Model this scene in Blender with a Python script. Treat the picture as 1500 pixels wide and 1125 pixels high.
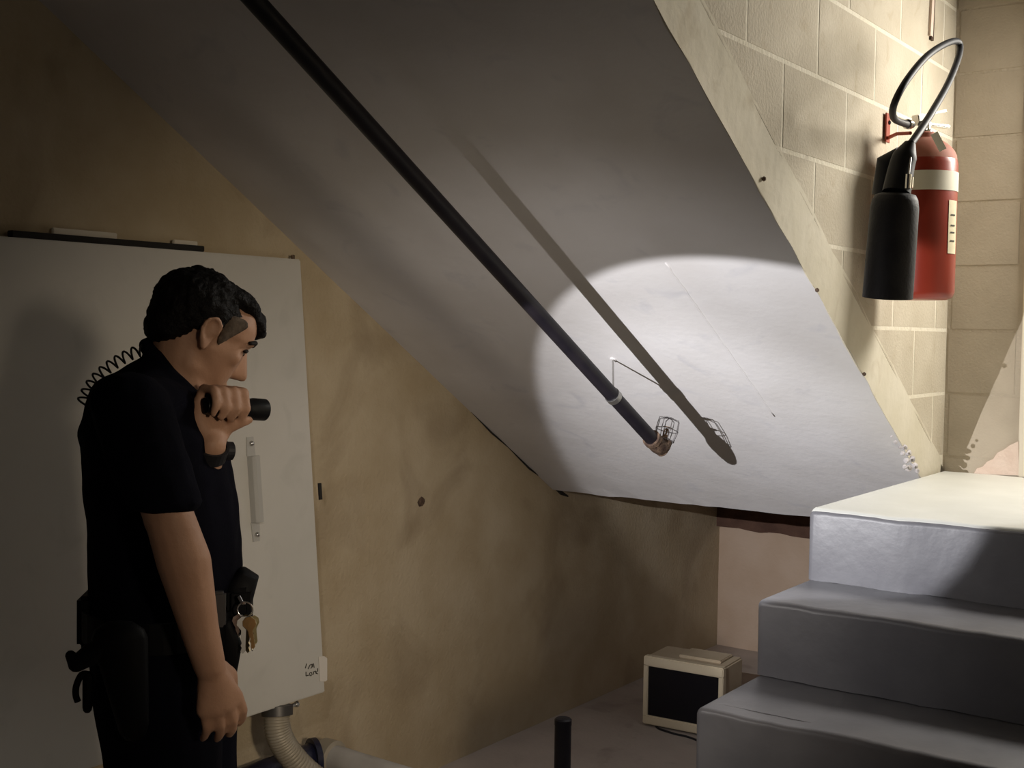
import bpy, bmesh, math, random
from mathutils import Vector, Matrix, noise

random.seed(7)
scn = bpy.context.scene
for o in list(bpy.data.objects):
    bpy.data.objects.remove(o)
COL = scn.collection

# ------------------------------------------------------------------ camera
FPX, YAW, PITCH, ROLL = 1814.18, 0.6185, -0.0432, 0.0154
CAM = Vector((1.176, -2.9488, 0.4319))
_f = Vector((-math.sin(YAW) * math.cos(PITCH), math.cos(YAW) * math.cos(PITCH), math.sin(PITCH)))
_r0 = Vector((math.cos(YAW), math.sin(YAW), 0))
_u0 = _r0.cross(_f)
_r = _r0 * math.cos(ROLL) + _u0 * math.sin(ROLL)
_u = -_r0 * math.sin(ROLL) + _u0 * math.cos(ROLL)
cd = bpy.data.cameras.new('camera')
cd.sensor_width = 36.0
cd.lens = FPX / 1500.0 * 36.0
cd.clip_start = 0.02
cam = bpy.data.objects.new('camera', cd)
COL.objects.link(cam)
M = Matrix((_r, _u, -_f)).transposed().to_4x4()
M.translation = CAM
cam.matrix_world = M
scn.camera = cam

# ------------------------------------------------------------------ world, lights, exposure
scn.view_settings.view_transform = 'Standard'
scn.view_settings.look = 'None'
scn.view_settings.exposure = 0.0
scn.view_settings.gamma = 1.0
scn.view_settings.use_curve_mapping = False
w = bpy.data.worlds.new('world')
scn.world = w
w.use_nodes = True
w.node_tree.nodes['Background'].inputs[0].default_value = (0.75, 0.7, 0.8, 1)
w.node_tree.nodes['Background'].inputs[1].default_value = 0.012


def light(name, kind, loc, target, energy, color, **kw):
    d = bpy.data.lights.new(name, kind)
    d.energy = energy
    d.color = color
    for k, v in kw.items():
        setattr(d, k, v)
    o = bpy.data.objects.new(name, d)
    COL.objects.link(o)
    o.location = loc
    o.rotation_euler = (Vector(target) - Vector(loc)).to_track_quat('-Z', 'Y').to_euler()
    return o


# lamp on the landing (out of frame to the right), warm white
light('landing_lamp', 'AREA', (0.84, 0.95, 1.30), (0.1, -0.5, -0.1), 27, (1.0, 0.95, 0.86), shape='DISK', size=0.5)
# weaker warm lamp in the corridor, to the right of the photographer
light('corridor_lamp', 'SPOT', (2.6, -2.6, 0.65), (-1.6, 0.15, -0.22), 240, (1.0, 0.84, 0.64), spot_size=math.radians(37), spot_blend=1.0, shadow_soft_size=0.16)
# the torch: its hot spot and the spill around it
TORCH_F = Vector((-0.449, -1.423, 0.285))
TAZ, TEL = math.radians(5.5), math.radians(-5.4)
TAX = Vector((math.sin(TAZ) * math.cos(TEL), math.cos(TAZ) * math.cos(TEL), math.sin(TEL)))
hot = light('torch_hot_spot', 'SPOT', TORCH_F, TORCH_F + TAX, 104, (0.985, 0.975, 1.0),
            spot_size=math.radians(55), spot_blend=0.13, shadow_soft_size=0.004)
hot.scale = (1.0, 0.72, 1.0)          # the beam is wider than it is tall
def aim(az, el):
    az, el = math.radians(az), math.radians(el)
    return TORCH_F + Vector((math.sin(az) * math.cos(el), math.cos(az) * math.cos(el), math.sin(el)))


light('torch_core', 'SPOT', TORCH_F, aim(-3, -10), 150, (0.985, 0.975, 1.0),
      spot_size=math.radians(42), spot_blend=1.0, shadow_soft_size=0.004)
light('torch_spill', 'SPOT', TORCH_F, aim(-6, -17), 22, (1.0, 0.94, 0.90),
      spot_size=math.radians(108), spot_blend=1.0, shadow_soft_size=0.012)


# ------------------------------------------------------------------ helpers
def ray(x, y):
    return _f + _r * ((x - 750) / FPX) + _u * ((562.5 - y) / FPX)


def at(x, y, depth):
    return CAM + ray(x, y) * depth


def on(x, y, axis, val):
    d = ray(x, y)
    return CAM + d * ((val - CAM[axis]) / d[axis])


def tag(o, label=None, cat=None, group=None, kind=None):
    if label: o['label'] = label
    if cat: o['category'] = cat
    if group: o['group'] = group
    if kind: o['kind'] = kind
    return o


def link(name, me, mat=None, parent=None, smooth=False):
    o = bpy.data.objects.new(name, me)
    COL.objects.link(o)
    if mat:
        me.materials.clear()
        me.materials.append(mat)
    if parent: o.parent = parent
    if smooth:
        for p in me.polygons: p.use_smooth = True
    return o


def obj(name, bm, mat=None, parent=None, smooth=False, bevel=0.0, auto=None):
    bmesh.ops.remove_doubles(bm, verts=bm.verts, dist=1e-6)
    bmesh.ops.recalc_face_normals(bm, faces=bm.faces)
    if bevel > 0:
        es = [e for e in bm.edges if len(e.link_faces) == 2 and e.calc_face_angle(0) > 0.6]
        bmesh.ops.bevel(bm, geom=es, offset=bevel, segments=2, affect='EDGES', clamp_overlap=True)
    me = bpy.data.meshes.new(name)
    if auto is not None:
        for f in bm.faces: f.smooth = True
        for e in bm.edges:
            if len(e.link_faces) == 2 and e.calc_face_angle(0) > auto: e.smooth = False
    bm.to_mesh(me)
    bm.free()
    return link(name, me, mat, parent, smooth)


def empty(name, loc, label, cat, group=None):
    o = bpy.data.objects.new(name, None)
    COL.objects.link(o)
    o.empty_display_size = 0.05
    o.location = loc
    tag(o, label, cat, group)
    return o


def adopt(parent):
    """keep children where they were built when the parent Empty is moved off the origin"""
    bpy.context.view_layer.update()
    inv = parent.matrix_world.inverted()
    for c in parent.children:
        if not c.get('_ad'):
            c.matrix_parent_inverse = inv
            c['_ad'] = 1
    for c in parent.children:
        if '_ad' in c: del c['_ad']


def box(bm, lo, hi, m=None):
    vs = []
    for z in (lo[2], hi[2]):
        for y in (lo[1], hi[1]):
            for x in (lo[0], hi[0]):
                v = Vector((x, y, z))
                vs.append(bm.verts.new(m @ v if m else v))
    for q in ((0, 2, 3, 1), (4, 5, 7, 6), (0, 1, 5, 4), (2, 6, 7, 3), (0, 4, 6, 2), (1, 3, 7, 5)):
        bm.faces.new([vs[i] for i in q])
    return vs


def prism(bm, pts, axis, a, b):
    """closed polygon pts (2-D) extruded along axis from a to b"""
    def mk(p, v):
        if axis == 0: return (v, p[0], p[1])
        if axis == 1: return (p[0], v, p[1])
        return (p[0], p[1], v)
    A = [bm.verts.new(mk(p, a)) for p in pts]
    B = [bm.verts.new(mk(p, b)) for p in pts]
    bm.faces.new(A)
    bm.faces.new(B[::-1])
    n = len(pts)
    for i in range(n):
        bm.faces.new((A[i], B[i], B[(i + 1) % n], A[(i + 1) % n]))


def frame_of(d):
    d = d.normalized()
    a = Vector((0, 0, 1)) if abs(d.z) < 0.9 else Vector((1, 0, 0))
    x = d.cross(a).normalized()
    return x, d.cross(x).normalized()


def tube(bm, pts, rad, n=14, cap=True):
    pts = [Vector(p) for p in pts]
    rads = rad if isinstance(rad, (list, tuple)) else [rad] * len(pts)
    rings = []
    x = None
    for i, p in enumerate(pts):
        d = (pts[min(i + 1, len(pts) - 1)] - pts[max(i - 1, 0)]).normalized()
        if x is None:
            x, y = frame_of(d)
        else:
            x = (x - d * x.dot(d)).normalized()
            y = d.cross(x).normalized()
        rings.append([bm.verts.new(p + (x * math.cos(t) + y * math.sin(t)) * rads[i])
                      for t in [2 * math.pi * k / n for k in range(n)]])
    for a, b in zip(rings, rings[1:]):
        for k in range(n):
            bm.faces.new((a[k], a[(k + 1) % n], b[(k + 1) % n], b[k]))
    if cap:
        bm.faces.new(rings[0][::-1])
        bm.faces.new(rings[-1])
    return rings


def lathe(bm, prof, m, n=32, cap=True):
    """prof: list of (radius, height) along local z of matrix m"""
    rings = []
    for r, h in prof:
        rings.append([bm.verts.new(m @ Vector((r * math.cos(t), r * math.sin(t), h)))
                      for t in [2 * math.pi * k / n for k in range(n)]])
    for a, b in zip(rings, rings[1:]):
        for k in range(n):
            bm.faces.new((a[k], a[(k + 1) % n], b[(k + 1) % n], b[k]))
    if cap:
        bm.faces.new(rings[0][::-1])
        bm.faces.new(rings[-1])


def axis_m(p, d, xhint=None):
    d = Vector(d).normalized()
    if xhint is None:
        x, y = frame_of(d)
    else:
        x = (Vector(xhint) - d * Vector(xhint).dot(d)).normalized()
    y = d.cross(x).normalized()
    m = Matrix((x, y, d)).transposed().to_4x4()
    m.translation = Vector(p)
    return m


def smoothpath(pts, sub=8):
    """Catmull-Rom through pts"""
    P = [Vector(p) for p in pts]
    P = [P[0] * 2 - P[1]] + P + [P[-1] * 2 - P[-2]]
    out = []
    for i in range(1, len(P) - 2):
        for k in range(sub):
            t = k / sub
            a, b, c, d = P[i - 1], P[i], P[i + 1], P[i + 2]
            out.append(0.5 * ((2 * b) + (c - a) * t + (2 * a - 5 * b + 4 * c - d) * t * t + (3 * b - a - 3 * c + d) * t ** 3))
    out.append(P[-2])
    return out


# ------------------------------------------------------------------ materials
def mat(name, col, rough=0.7, metal=0.0, col2=None, scale=6.0, bump=0.0, bscale=60.0, spots=None, sscale=3.0,
        samt=0.5, spec=0.3, detail=6.0, emit=None, srange=(0.55, 0.72)):
    m = bpy.data.materials.new(name)
    m.use_nodes = True
    nt = m.node_tree
    b = nt.nodes['Principled BSDF']
    b.inputs['Roughness'].default_value = rough
    b.inputs['Metallic'].default_value = metal
    b.inputs['Specular IOR Level'].default_value = spec
    b.inputs['Base Color'].default_value = (*col, 1)
    tc = nt.nodes.new('ShaderNodeTexCoord')
    out = None
    if col2:
        n = nt.nodes.new('ShaderNodeTexNoise')
        n.inputs['Scale'].default_value = scale
        n.inputs['Detail'].default_value = detail
        nt.links.new(tc.outputs['Object'], n.inputs['Vector'])
        r = nt.nodes.new('ShaderNodeValToRGB')
        r.color_ramp.elements[0].position = 0.35
        r.color_ramp.elements[1].position = 0.68
        r.color_ramp.elements[0].color = (*col, 1)
        r.color_ramp.elements[1].color = (*col2, 1)
        nt.links.new(n.outputs['Fac'], r.inputs['Fac'])
        out = r.outputs['Color']
    if spots:
        n = nt.nodes.new('ShaderNodeTexNoise')
        n.inputs['Scale'].default_value = sscale
        n.inputs['Detail'].default_value = 9
        n.inputs['Distortion'].default_value = 0.8
        nt.links.new(tc.outputs['Object'], n.inputs['Vector'])
        r = nt.nodes.new('ShaderNodeValToRGB')
        r.color_ramp.elements[0].position = srange[0]
        r.color_ramp.elements[1].position = srange[1]
        r.color_ramp.elements[0].color = (0, 0, 0, 1)
        r.color_ramp.elements[1].color = (samt, samt, samt, 1)
        nt.links.new(n.outputs['Fac'], r.inputs['Fac'])
        mx = nt.nodes.new('ShaderNodeMix')
        mx.data_type = 'RGBA'
        nt.links.new(r.outputs['Color'], mx.inputs[0])
        if out: nt.links.new(out, mx.inputs[6])
        else: mx.inputs[6].default_value = (*col, 1)
        mx.inputs[7].default_value = (*spots, 1)
        out = mx.outputs[2]
    if out: nt.links.new(out, b.inputs['Base Color'])
    if bump > 0:
        n = nt.nodes.new('ShaderNodeTexNoise')
        n.inputs['Scale'].default_value = bscale
        n.inputs['Detail'].default_value = 5
        nt.links.new(tc.outputs['Object'], n.inputs['Vector'])
        bp = nt.nodes.new('ShaderNodeBump')
        bp.inputs['Strength'].default_value = bump
        bp.inputs['Distance'].default_value = 0.01
        nt.links.new(n.outputs['Fac'], bp.inputs['Height'])
        nt.links.new(bp.outputs['Normal'], b.inputs['Normal'])
    if emit:
        b.inputs['Emission Color'].default_value = (*emit[0], 1)
        b.inputs['Emission Strength'].default_value = emit[1]
    return m


MT = {}
MT['soffit'] = mat('soffit_paint', (0.60, 0.58, 0.57), 0.8, col2=(0.66, 0.645, 0.645), scale=3.5, bump=0.10, bscale=45,
                   spots=(0.46, 0.46, 0.50), sscale=7, samt=0.45, srange=(0.60, 0.75))
MT['slab_edge'] = mat('slab_edge_plaster', (0.60, 0.55, 0.43), 0.85, col2=(0.66, 0.61, 0.50), scale=5, bump=0.25, bscale=25,
                      spots=(0.42, 0.35, 0.24), sscale=9, samt=0.5, srange=(0.6, 0.74))
MT['wall_beige'] = mat('left_wall_plaster', (0.40, 0.32, 0.205), 0.9, col2=(0.47, 0.39, 0.27), scale=4.5, bump=0.35, bscale=70,
                       spots=(0.20, 0.145, 0.085), sscale=2.3, samt=0.6, srange=(0.52, 0.74))
MT['wall_pink'] = mat('far_wall_plaster', (0.50, 0.37, 0.27), 0.9, col2=(0.55, 0.42, 0.32), scale=6, bump=0.2, bscale=60)
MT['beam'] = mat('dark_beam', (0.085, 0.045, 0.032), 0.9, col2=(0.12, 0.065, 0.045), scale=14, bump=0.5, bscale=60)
MT['block'] = mat('concrete_block_paint', (0.47, 0.415, 0.32), 0.85, col2=(0.53, 0.475, 0.375), scale=7, bump=0.3, bscale=120,
                  spots=(0.38, 0.31, 0.21), sscale=11, samt=0.5, srange=(0.58, 0.75))
MT['mortar'] = mat('mortar', (0.66, 0.61, 0.49), 0.9, col2=(0.70, 0.65, 0.54), scale=12, bump=0.4, bscale=80,
                   spots=(0.30, 0.24, 0.17), sscale=6, samt=0.7, srange=(0.62, 0.74))
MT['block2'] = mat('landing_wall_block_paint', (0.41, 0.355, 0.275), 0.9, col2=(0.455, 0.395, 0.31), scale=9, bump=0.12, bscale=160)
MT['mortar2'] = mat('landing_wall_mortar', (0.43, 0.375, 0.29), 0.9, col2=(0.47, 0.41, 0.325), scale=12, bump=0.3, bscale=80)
MT['patch'] = mat('patch_pink', (0.66, 0.52, 0.43), 0.9, col2=(0.70, 0.57, 0.48), scale=20, bump=0.3, bscale=90)
MT['step'] = mat('grey_step_paint', (0.16, 0.16, 0.178), 0.42, col2=(0.195, 0.195, 0.212), scale=8, bump=0.1, bscale=35,
                 spots=(0.16, 0.155, 0.17), sscale=9, samt=0.5, srange=(0.55, 0.75), spec=0.5)
MT['landing'] = mat('pale_landing_paint', (0.66, 0.665, 0.62), 0.5, col2=(0.72, 0.725, 0.68), scale=5, bump=0.15, bscale=30, spec=0.45)
MT['floor'] = mat('concrete_floor', (0.41, 0.355, 0.315), 0.8, col2=(0.48, 0.42, 0.375), scale=4, bump=0.2, bscale=50,
                  spots=(0.2, 0.165, 0.14), sscale=5, samt=0.5, srange=(0.56, 0.74))
MT['cabinet'] = mat('cabinet_grey_paint', (0.50, 0.485, 0.44), 0.5, col2=(0.54, 0.52, 0.475), scale=3, bump=0.03, bscale=30, spec=0.4,
                    spots=(0.42, 0.41, 0.37), sscale=8, samt=0.4)
MT['cab_dark'] = mat('cabinet_seam', (0.02, 0.018, 0.016), 0.9)
MT['steel'] = mat('bare_steel', (0.62, 0.61, 0.58), 0.28, 1.0)
MT['steel_dull'] = mat('dull_zinc', (0.42, 0.41, 0.39), 0.45, 1.0)
MT['ink'] = mat('marker_ink', (0.05, 0.045, 0.035), 0.8)
MT['paper'] = mat('paper_tag', (0.62, 0.58, 0.52), 0.8)
MT['paint_bar'] = mat('handle_grey', (0.40, 0.39, 0.36), 0.4, spec=0.5)
MT['pipe_black'] = mat('black_pipe_paint', (0.007, 0.006, 0.009), 0.45, col2=(0.012, 0.010, 0.013), scale=18, spec=0.25)
MT['rust'] = mat('rusty_fitting', (0.05, 0.03, 0.022), 0.7, 0.2, col2=(0.15, 0.10, 0.065), scale=60, bump=0.3, bscale=200)
MT['brass'] = mat('sprinkler_brass', (0.16, 0.10, 0.06), 0.45, 0.7)
MT['wire'] = mat('guard_wire', (0.16, 0.15, 0.15), 0.45, 0.8)
MT['red'] = mat('extinguisher_red', (0.29, 0.036, 0.018), 0.32, col2=(0.25, 0.028, 0.014), scale=12, spec=0.5)
MT['red_bracket'] = mat('bracket_red', (0.32, 0.06, 0.03), 0.5)
MT['dust_red'] = mat('dusty_red_shoulder', (0.36, 0.13, 0.09), 0.7, col2=(0.40, 0.18, 0.13), scale=20)
MT['band'] = mat('white_label_band', (0.72, 0.68, 0.55), 0.5, col2=(0.66, 0.62, 0.50), scale=18)
MT['label'] = mat('paper_label', (0.68, 0.61, 0.42), 0.6, col2=(0.60, 0.53, 0.36), scale=40)
MT['rubber'] = mat('black_rubber', (0.012, 0.012, 0.014), 0.55, col2=(0.018, 0.018, 0.022), scale=30, spec=0.35)
MT['horn'] = mat('horn_black_plastic', (0.020, 0.020, 0.024), 0.6, col2=(0.030, 0.029, 0.032), scale=25, bump=0.12, bscale=140, spec=0.4)
MT['chrome'] = mat('valve_chrome', (0.74, 0.72, 0.66), 0.2, 1.0)
MT['cream'] = mat('cream_plastic', (0.60, 0.51, 0.36), 0.55, col2=(0.64, 0.55, 0.40), scale=5, spec=0.4)
MT['cream_dirty'] = mat('dusty_cream_plastic', (0.44, 0.35, 0.24), 0.7, col2=(0.50, 0.41, 0.29), scale=9)
MT['screen'] = mat('black_screen', (0.004, 0.004, 0.007), 0.25, spec=0.4)
MT['conduit'] = mat('ribbed_conduit_grey', (0.33, 0.29, 0.22), 0.5, 0.2, col2=(0.38, 0.34, 0.27), scale=20)
MT['conduit_end'] = mat('conduit_connector', (0.10, 0.095, 0.09), 0.45, 0.6)
MT['grey_pipe'] = mat('grey_pipe_lagging', (0.36, 0.34, 0.31), 0.6, col2=(0.44, 0.42, 0.39), scale=10, bump=0.15, bscale=60)
MT['blue_pipe'] = mat('dark_blue_pipe', (0.010, 0.011, 0.030), 0.4, spec=0.4)
MT['skin'] = mat('skin', (0.42, 0.235, 0.15), 0.55, col2=(0.47, 0.27, 0.175), scale=18, bump=0.08, bscale=150, spec=0.35)
MT['hair'] = mat('black_hair', (0.006, 0.005, 0.005), 0.6, bump=0.5, bscale=160, spec=0.15)
MT['stubble'] = mat('greying_sideburn', (0.06, 0.042, 0.03), 0.8, col2=(0.12, 0.09, 0.065), scale=120)
MT['shirt'] = mat('navy_black_cloth', (0.0035, 0.0035, 0.0065), 0.92, col2=(0.005, 0.005, 0.010), scale=8, bump=0.15, bscale=220, spec=0.05)
MT['leather'] = mat('black_leather', (0.004, 0.004, 0.005), 0.6, spec=0.12)
MT['nylon'] = mat('grey_belt_keeper', (0.06, 0.055, 0.055), 0.7)
MT['eye'] = mat('eye_white_shaded', (0.30, 0.24, 0.19), 0.4)  # eye white darkened, the shade on the eye is in its colour
MT['iris'] = mat('eye_dark', (0.02, 0.012, 0.008), 0.2)
MT['brow'] = mat('eyebrow_hair', (0.012, 0.009, 0.008), 0.8)
MT['torch'] = mat('torch_black_metal', (0.006, 0.006, 0.007), 0.4, spec=0.35)
MT['lens'] = mat('torch_lens', (0.9, 0.9, 0.95), 0.1, emit=((0.95, 0.97, 1.0), 30.0))
MT['wood_pale'] = mat('pale_strip', (0.62, 0.57, 0.48), 0.8)
MT['rubble'] = mat('broken_plaster', (0.55, 0.52, 0.52), 0.95, col2=(0.38, 0.35, 0.34), scale=40, bump=0.5, bscale=120)
MT['jamb'] = mat('jamb_paint', (0.66, 0.60, 0.48), 0.6, col2=(0.70, 0.64, 0.52), scale=6)

# ------------------------------------------------------------------ the setting
XL, YB, YW, ZF = -1.601, 2.803, 1.111, -1.163
MS, YS = -0.6168, 0.9015           # soffit: z = MS * (y - YS) at every x


def soff(y): return MS * (y - YS)


bm = bmesh.new(); box(bm, (-2.2, -5.0, ZF - 0.12), (3.2, 3.2, ZF))
tag(obj('floor', bm, MT['floor']), 'bare concrete floor under the stairs', kind='structure')
bm = bmesh.new(); box(bm, (XL - 0.2, -5.0, ZF - 0.05), (XL, 3.0, 3.4))
wl = tag(obj('wall_left', bm, MT['wall_beige']), 'stained beige plaster wall beside the cabinet', kind='structure')
bm = bmesh.new(); box(bm, (XL, YB, ZF - 0.05), (0.3, YB + 0.2, 0.2))
tag(obj('wall_back', bm, MT['wall_pink']), 'pinkish plaster wall under the landing', kind='structure')
# uneven dark beam at the top of the far wall
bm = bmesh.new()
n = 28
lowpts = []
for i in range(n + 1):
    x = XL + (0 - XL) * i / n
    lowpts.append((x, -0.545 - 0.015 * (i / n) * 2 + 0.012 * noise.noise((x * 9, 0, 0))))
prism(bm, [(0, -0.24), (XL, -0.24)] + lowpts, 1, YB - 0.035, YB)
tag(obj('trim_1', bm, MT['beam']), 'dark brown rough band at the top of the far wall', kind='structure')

# sloping slab of the upper flight (its underside is the soffit)
TH = 0.157                                         # slab depth measured vertically
YE = 1.252                                         # where the slope ends
bm = bmesh.new()
ny, nx = 90, 30
y0, y1 = -4.2, YE
grid = []
for i in range(ny + 1):
    row = []
    y = y0 + (y1 - y0) * i / ny
    for j in range(nx + 1):
        x = XL + (0 - XL) * j / nx
        e = 0.002 * noise.noise((x * 1.7, y * 1.7, 3.1)) + 0.0015 * noise.noise((x * 9, y * 9, 1.0))
        if i == ny: e += 0.004 * noise.noise((x * 22, 2.0, 0.5))
        xx = x
        if j == nx: xx = x - 0.008 + 0.003 * noise.noise((y * 11, 5.0, 0))
        row.append(bm.verts.new((xx, y, soff(y) + e)))
    grid.append(row)
for i in range(ny):
    for j in range(nx):
        bm.faces.new((grid[i][j], grid[i + 1][j], grid[i + 1][j + 1], grid[i][j + 1]))
# front face at the foot, the horizontal slab behind it
foot = [bm.verts.new((v.co.x, YE + 0.03, soff(YE) + 0.012)) for v in grid[ny]]
back = [bm.verts.new((v.co.x, YB, soff(YE) + 0.012)) for v in grid[ny]]
for j in range(nx):
    bm.faces.new((grid[ny][j], foot[j], foot[j + 1], grid[ny][j + 1]))
    bm.faces.new((foot[j], back[j], back[j + 1], foot[j + 1]))
me = obj('ceiling', bm, MT['soffit'])
ceil = tag(me, 'sloping pale concrete underside of the upper stair flight', kind='structure')
# side of the slab: a plaster edge standing a little proud of the blocks, with a ragged upper border
bm = bmesh.new()
N = 150
lo, hi, loi, hii = [], [], [], []
ya, yb_ = -4.2, 1.09
for i in range(N + 1):
    y = ya + (yb_ - ya) * i / N
    rag = 0.010 * noise.noise((y * 6, 0, 9)) + 0.006 * noise.noise((y * 23, 4, 9))
    zl = soff(y) + 0.004 * noise.noise((y * 11, 5.0, 0))
    zh = soff(y) + TH + rag
    bulge = 0.003 * noise.noise((y * 5, 7, 1))
    lo.append(bm.verts.new((-0.008 + bulge, y, zl - 0.002)))
    hi.append(bm.verts.new((0.0012 + bulge * 0.3, y, zh)))
    loi.append(bm.verts.new((-0.06, y, zl + 0.03)))
    hii.append(bm.verts.new((-0.06, y, zh)))
for i in range(N):
    bm.faces.new((lo[i], hi[i], hi[i + 1], lo[i + 1]))
    bm.faces.new((hi[i], hii[i], hii[i + 1], hi[i + 1]))
    bm.faces.new((lo[i + 1], loi[i + 1], loi[i], lo[i]))
    bm.faces.new((loi[i + 1], hii[i + 1], hii[i], loi[i]))
bm.faces.new((lo[0], loi[0], hii[0], hi[0])); bm.faces.new((lo[N], hi[N], hii[N], loi[N]))
obj('slab_edge', bm, MT['slab_edge'], ceil)

# block wall standing on the slab: mortar body plus single blocks
ZC, BH, BLn = 1.0642, 0.2032, 0.4064
bm = bmesh.new()
prism(bm, [(-4.2, soff(-4.2) + TH - 0.014), (YW + 0.02, soff(YW + 0.02) + TH - 0.014), (YW + 0.02, 3.4), (-4.2, 3.4)], 0, -0.10, 0.0)
wm = tag(obj('wall_middle', bm, MT['mortar']), 'painted concrete block wall carrying the fire extinguisher', kind='structure')


def clip_block(y0, y1, z0, z1, ycut):
    """rectangle minus the half-plane below the slab's upper border"""
    poly = [(y0, z0), (y1, z0), (y1, z1), (y0, z1)]
    out = []
    g = lambda p: p[1] - (soff(p[0]) + TH - 0.012)
    for i in range(4):
        a, b = poly[i], poly[(i + 1) % 4]
        if g(a) >= 0: out.append(a)
        if (g(a) >= 0) != (g(b) >= 0):
            t = g(a) / (g(a) - g(b))
            out.append((a[0] + (b[0] - a[0]) * t, a[1] + (b[1] - a[1]) * t))
    return out


J = 0.0055
for k in range(-6, 12):
    z0, z1 = ZC + k * BH + J, ZC + (k + 1) * BH - J
    off = -0.03 if k % 2 == 0 else -0.233
    for i in range(-10, 5):
        ya, yb2 = off + i * BLn + J, off + (i + 1) * BLn - J
        yb2 = min(yb2, YW - 0.004)
        if yb2 - ya < 0.02: continue
        poly = clip_block(ya, yb2, z0, z1, 0)
        if len(poly) < 3: continue
        area = 0.5 * abs(sum(poly[q][0] * poly[(q + 1) % len(poly)][1] - poly[(q + 1) % len(poly)][0] * poly[q][1] for q in range(len(poly))))
        if area < 0.0008: continue
        bm = bmesh.new()
        prism(bm, poly, 0, -0.02, 0.0004 + random.uniform(0, 0.0007))
        obj('block', bm, MT['block'], wm, bevel=0.0004)
# narrow slot in the wall near the corner (scar with dark edge)
bm = bmesh.new()
pts = [(0.826, 1.335), (0.85, 1.335), (0.856, 1.46), (0.835, 1.47)]
prism(bm, pts, 0, 0.0, 0.0085)
obj('filled_slot', bm, MT['patch'], wm)
bm = bmesh.new()
prism(bm, [(0.838, 1.325), (0.862, 1.325), (0.866, 1.47), (0.856, 1.47), (0.851, 1.337), (0.838, 1.337)], 0, 0.0, 0.0078)
obj('slot_border', bm, MT['rust'], wm)

# landing end wall of blocks
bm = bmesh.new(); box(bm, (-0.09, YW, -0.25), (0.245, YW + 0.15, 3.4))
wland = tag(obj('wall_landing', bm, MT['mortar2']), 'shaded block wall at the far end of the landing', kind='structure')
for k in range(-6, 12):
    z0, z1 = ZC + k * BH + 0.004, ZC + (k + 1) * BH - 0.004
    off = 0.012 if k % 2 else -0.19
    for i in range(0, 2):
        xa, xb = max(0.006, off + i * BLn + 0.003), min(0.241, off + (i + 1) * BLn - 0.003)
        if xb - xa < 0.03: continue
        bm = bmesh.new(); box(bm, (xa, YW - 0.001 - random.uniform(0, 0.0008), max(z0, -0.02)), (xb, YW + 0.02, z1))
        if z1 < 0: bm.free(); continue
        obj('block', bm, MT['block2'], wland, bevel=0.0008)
# pink patch with a ragged upper edge, low on that wall
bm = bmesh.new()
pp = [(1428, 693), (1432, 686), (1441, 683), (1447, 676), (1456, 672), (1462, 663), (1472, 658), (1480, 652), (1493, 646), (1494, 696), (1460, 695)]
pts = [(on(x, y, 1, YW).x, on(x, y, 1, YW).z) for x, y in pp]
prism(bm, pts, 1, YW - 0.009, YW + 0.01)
obj('pink_patch', bm, MT['patch'], wland)
# jamb of the doorway right of it
bm = bmesh.new(); box(bm, (0.232, YW - 0.010, 0.0), (0.34, YW + 0.16, 2.2))
tag(obj('trim_2', bm, MT['jamb'], bevel=0.004), 'pale door jamb at the right edge of the landing', kind='structure')
bm = bmesh.new(); box(bm, (0.34, YW + 0.02, 0.0), (1.9, YW + 0.14, 2.4))
tag(obj('door_1', bm, MT['jamb'], bevel=0.004), 'pale door beyond the jamb on the landing', kind='structure')
# wall on the right, out of frame, lengthened to shade the risers
bm = bmesh.new(); box(bm, (1.9, -2.02, ZF), (2.05, 1.3, 2.6))
tag(obj('wall_right', bm, MT['block']), 'unseen painted wall beside the lower stair flight, lengthened to shade the risers', kind='structure')

# lower flight: landing and separate steps, paint-rounded edges
RZ, TD = 0.18, 0.30
stair = empty('concrete_stair', (0.9, -0.9, ZF), 'grey painted concrete steps rising to the bright landing', 'stairs')
SW = 1.885


def slab(name, lo, hi, m, par, nosing=0.018):
    bm = bmesh.new()
    box(bm, lo, hi)
    bmesh.ops.recalc_face_normals(bm, faces=bm.faces)
    es = [e for e in bm.edges if all(abs(v.co.z - hi[2]) < 1e-6 for v in e.verts) or
          (all(abs(v.co.y - lo[1]) < 1e-6 for v in e.verts) and abs(e.verts[0].co.z - e.verts[1].co.z) > 0.01)]
    bmesh.ops.bevel(bm, geom=es, offset=nosing, segments=4, affect='EDGES', profile=0.5)
    bmesh.ops.subdivide_edges(bm, edges=[e for e in bm.edges if abs(e.verts[0].co.x - e.verts[1].co.x) > 0.5], cuts=60, use_grid_fill=True)
    for v in bm.verts:
        v.co += Vector((0.0, 0.004, 0.003)) * noise.noise(v.co * 7.0) + Vector((0.002, 0.002, 0.002)) * noise.noise(v.co * 22.0)
    return obj(name, bm, m, par, auto=0.7)


slab('landing', (0.0, 0.0, -0.178), (SW, YW - 0.004, 0.0), MT['landing'], stair, 0.012)
slab('riser', (-0.002, -0.006, -0.18), (SW, 0.1, -0.006), MT['step'], stair, 0.014)
for k in range(1, 7):
    zt = -RZ * k
    slab('step', (-0.002 - 0.001 * k, -TD * k, max(zt - RZ + 0.002, ZF)), (SW, -TD * (k - 1) + 0.05, zt), MT['step'], stair, 0.014)
bm = bmesh.new(); box(bm, (0.01, -1.5, ZF), (1.88, 1.1, -1.08))
box(bm, (0.01, -1.15, -1.08), (1.88, 1.1, -0.72)); box(bm, (0.01, -0.55, -0.72), (1.88, 1.1, -0.36)); box(bm, (0.01, 0.02, -0.36), (1.88, 1.1, -0.18))
obj('core', bm, MT['step'], stair)
adopt(stair)

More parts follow.
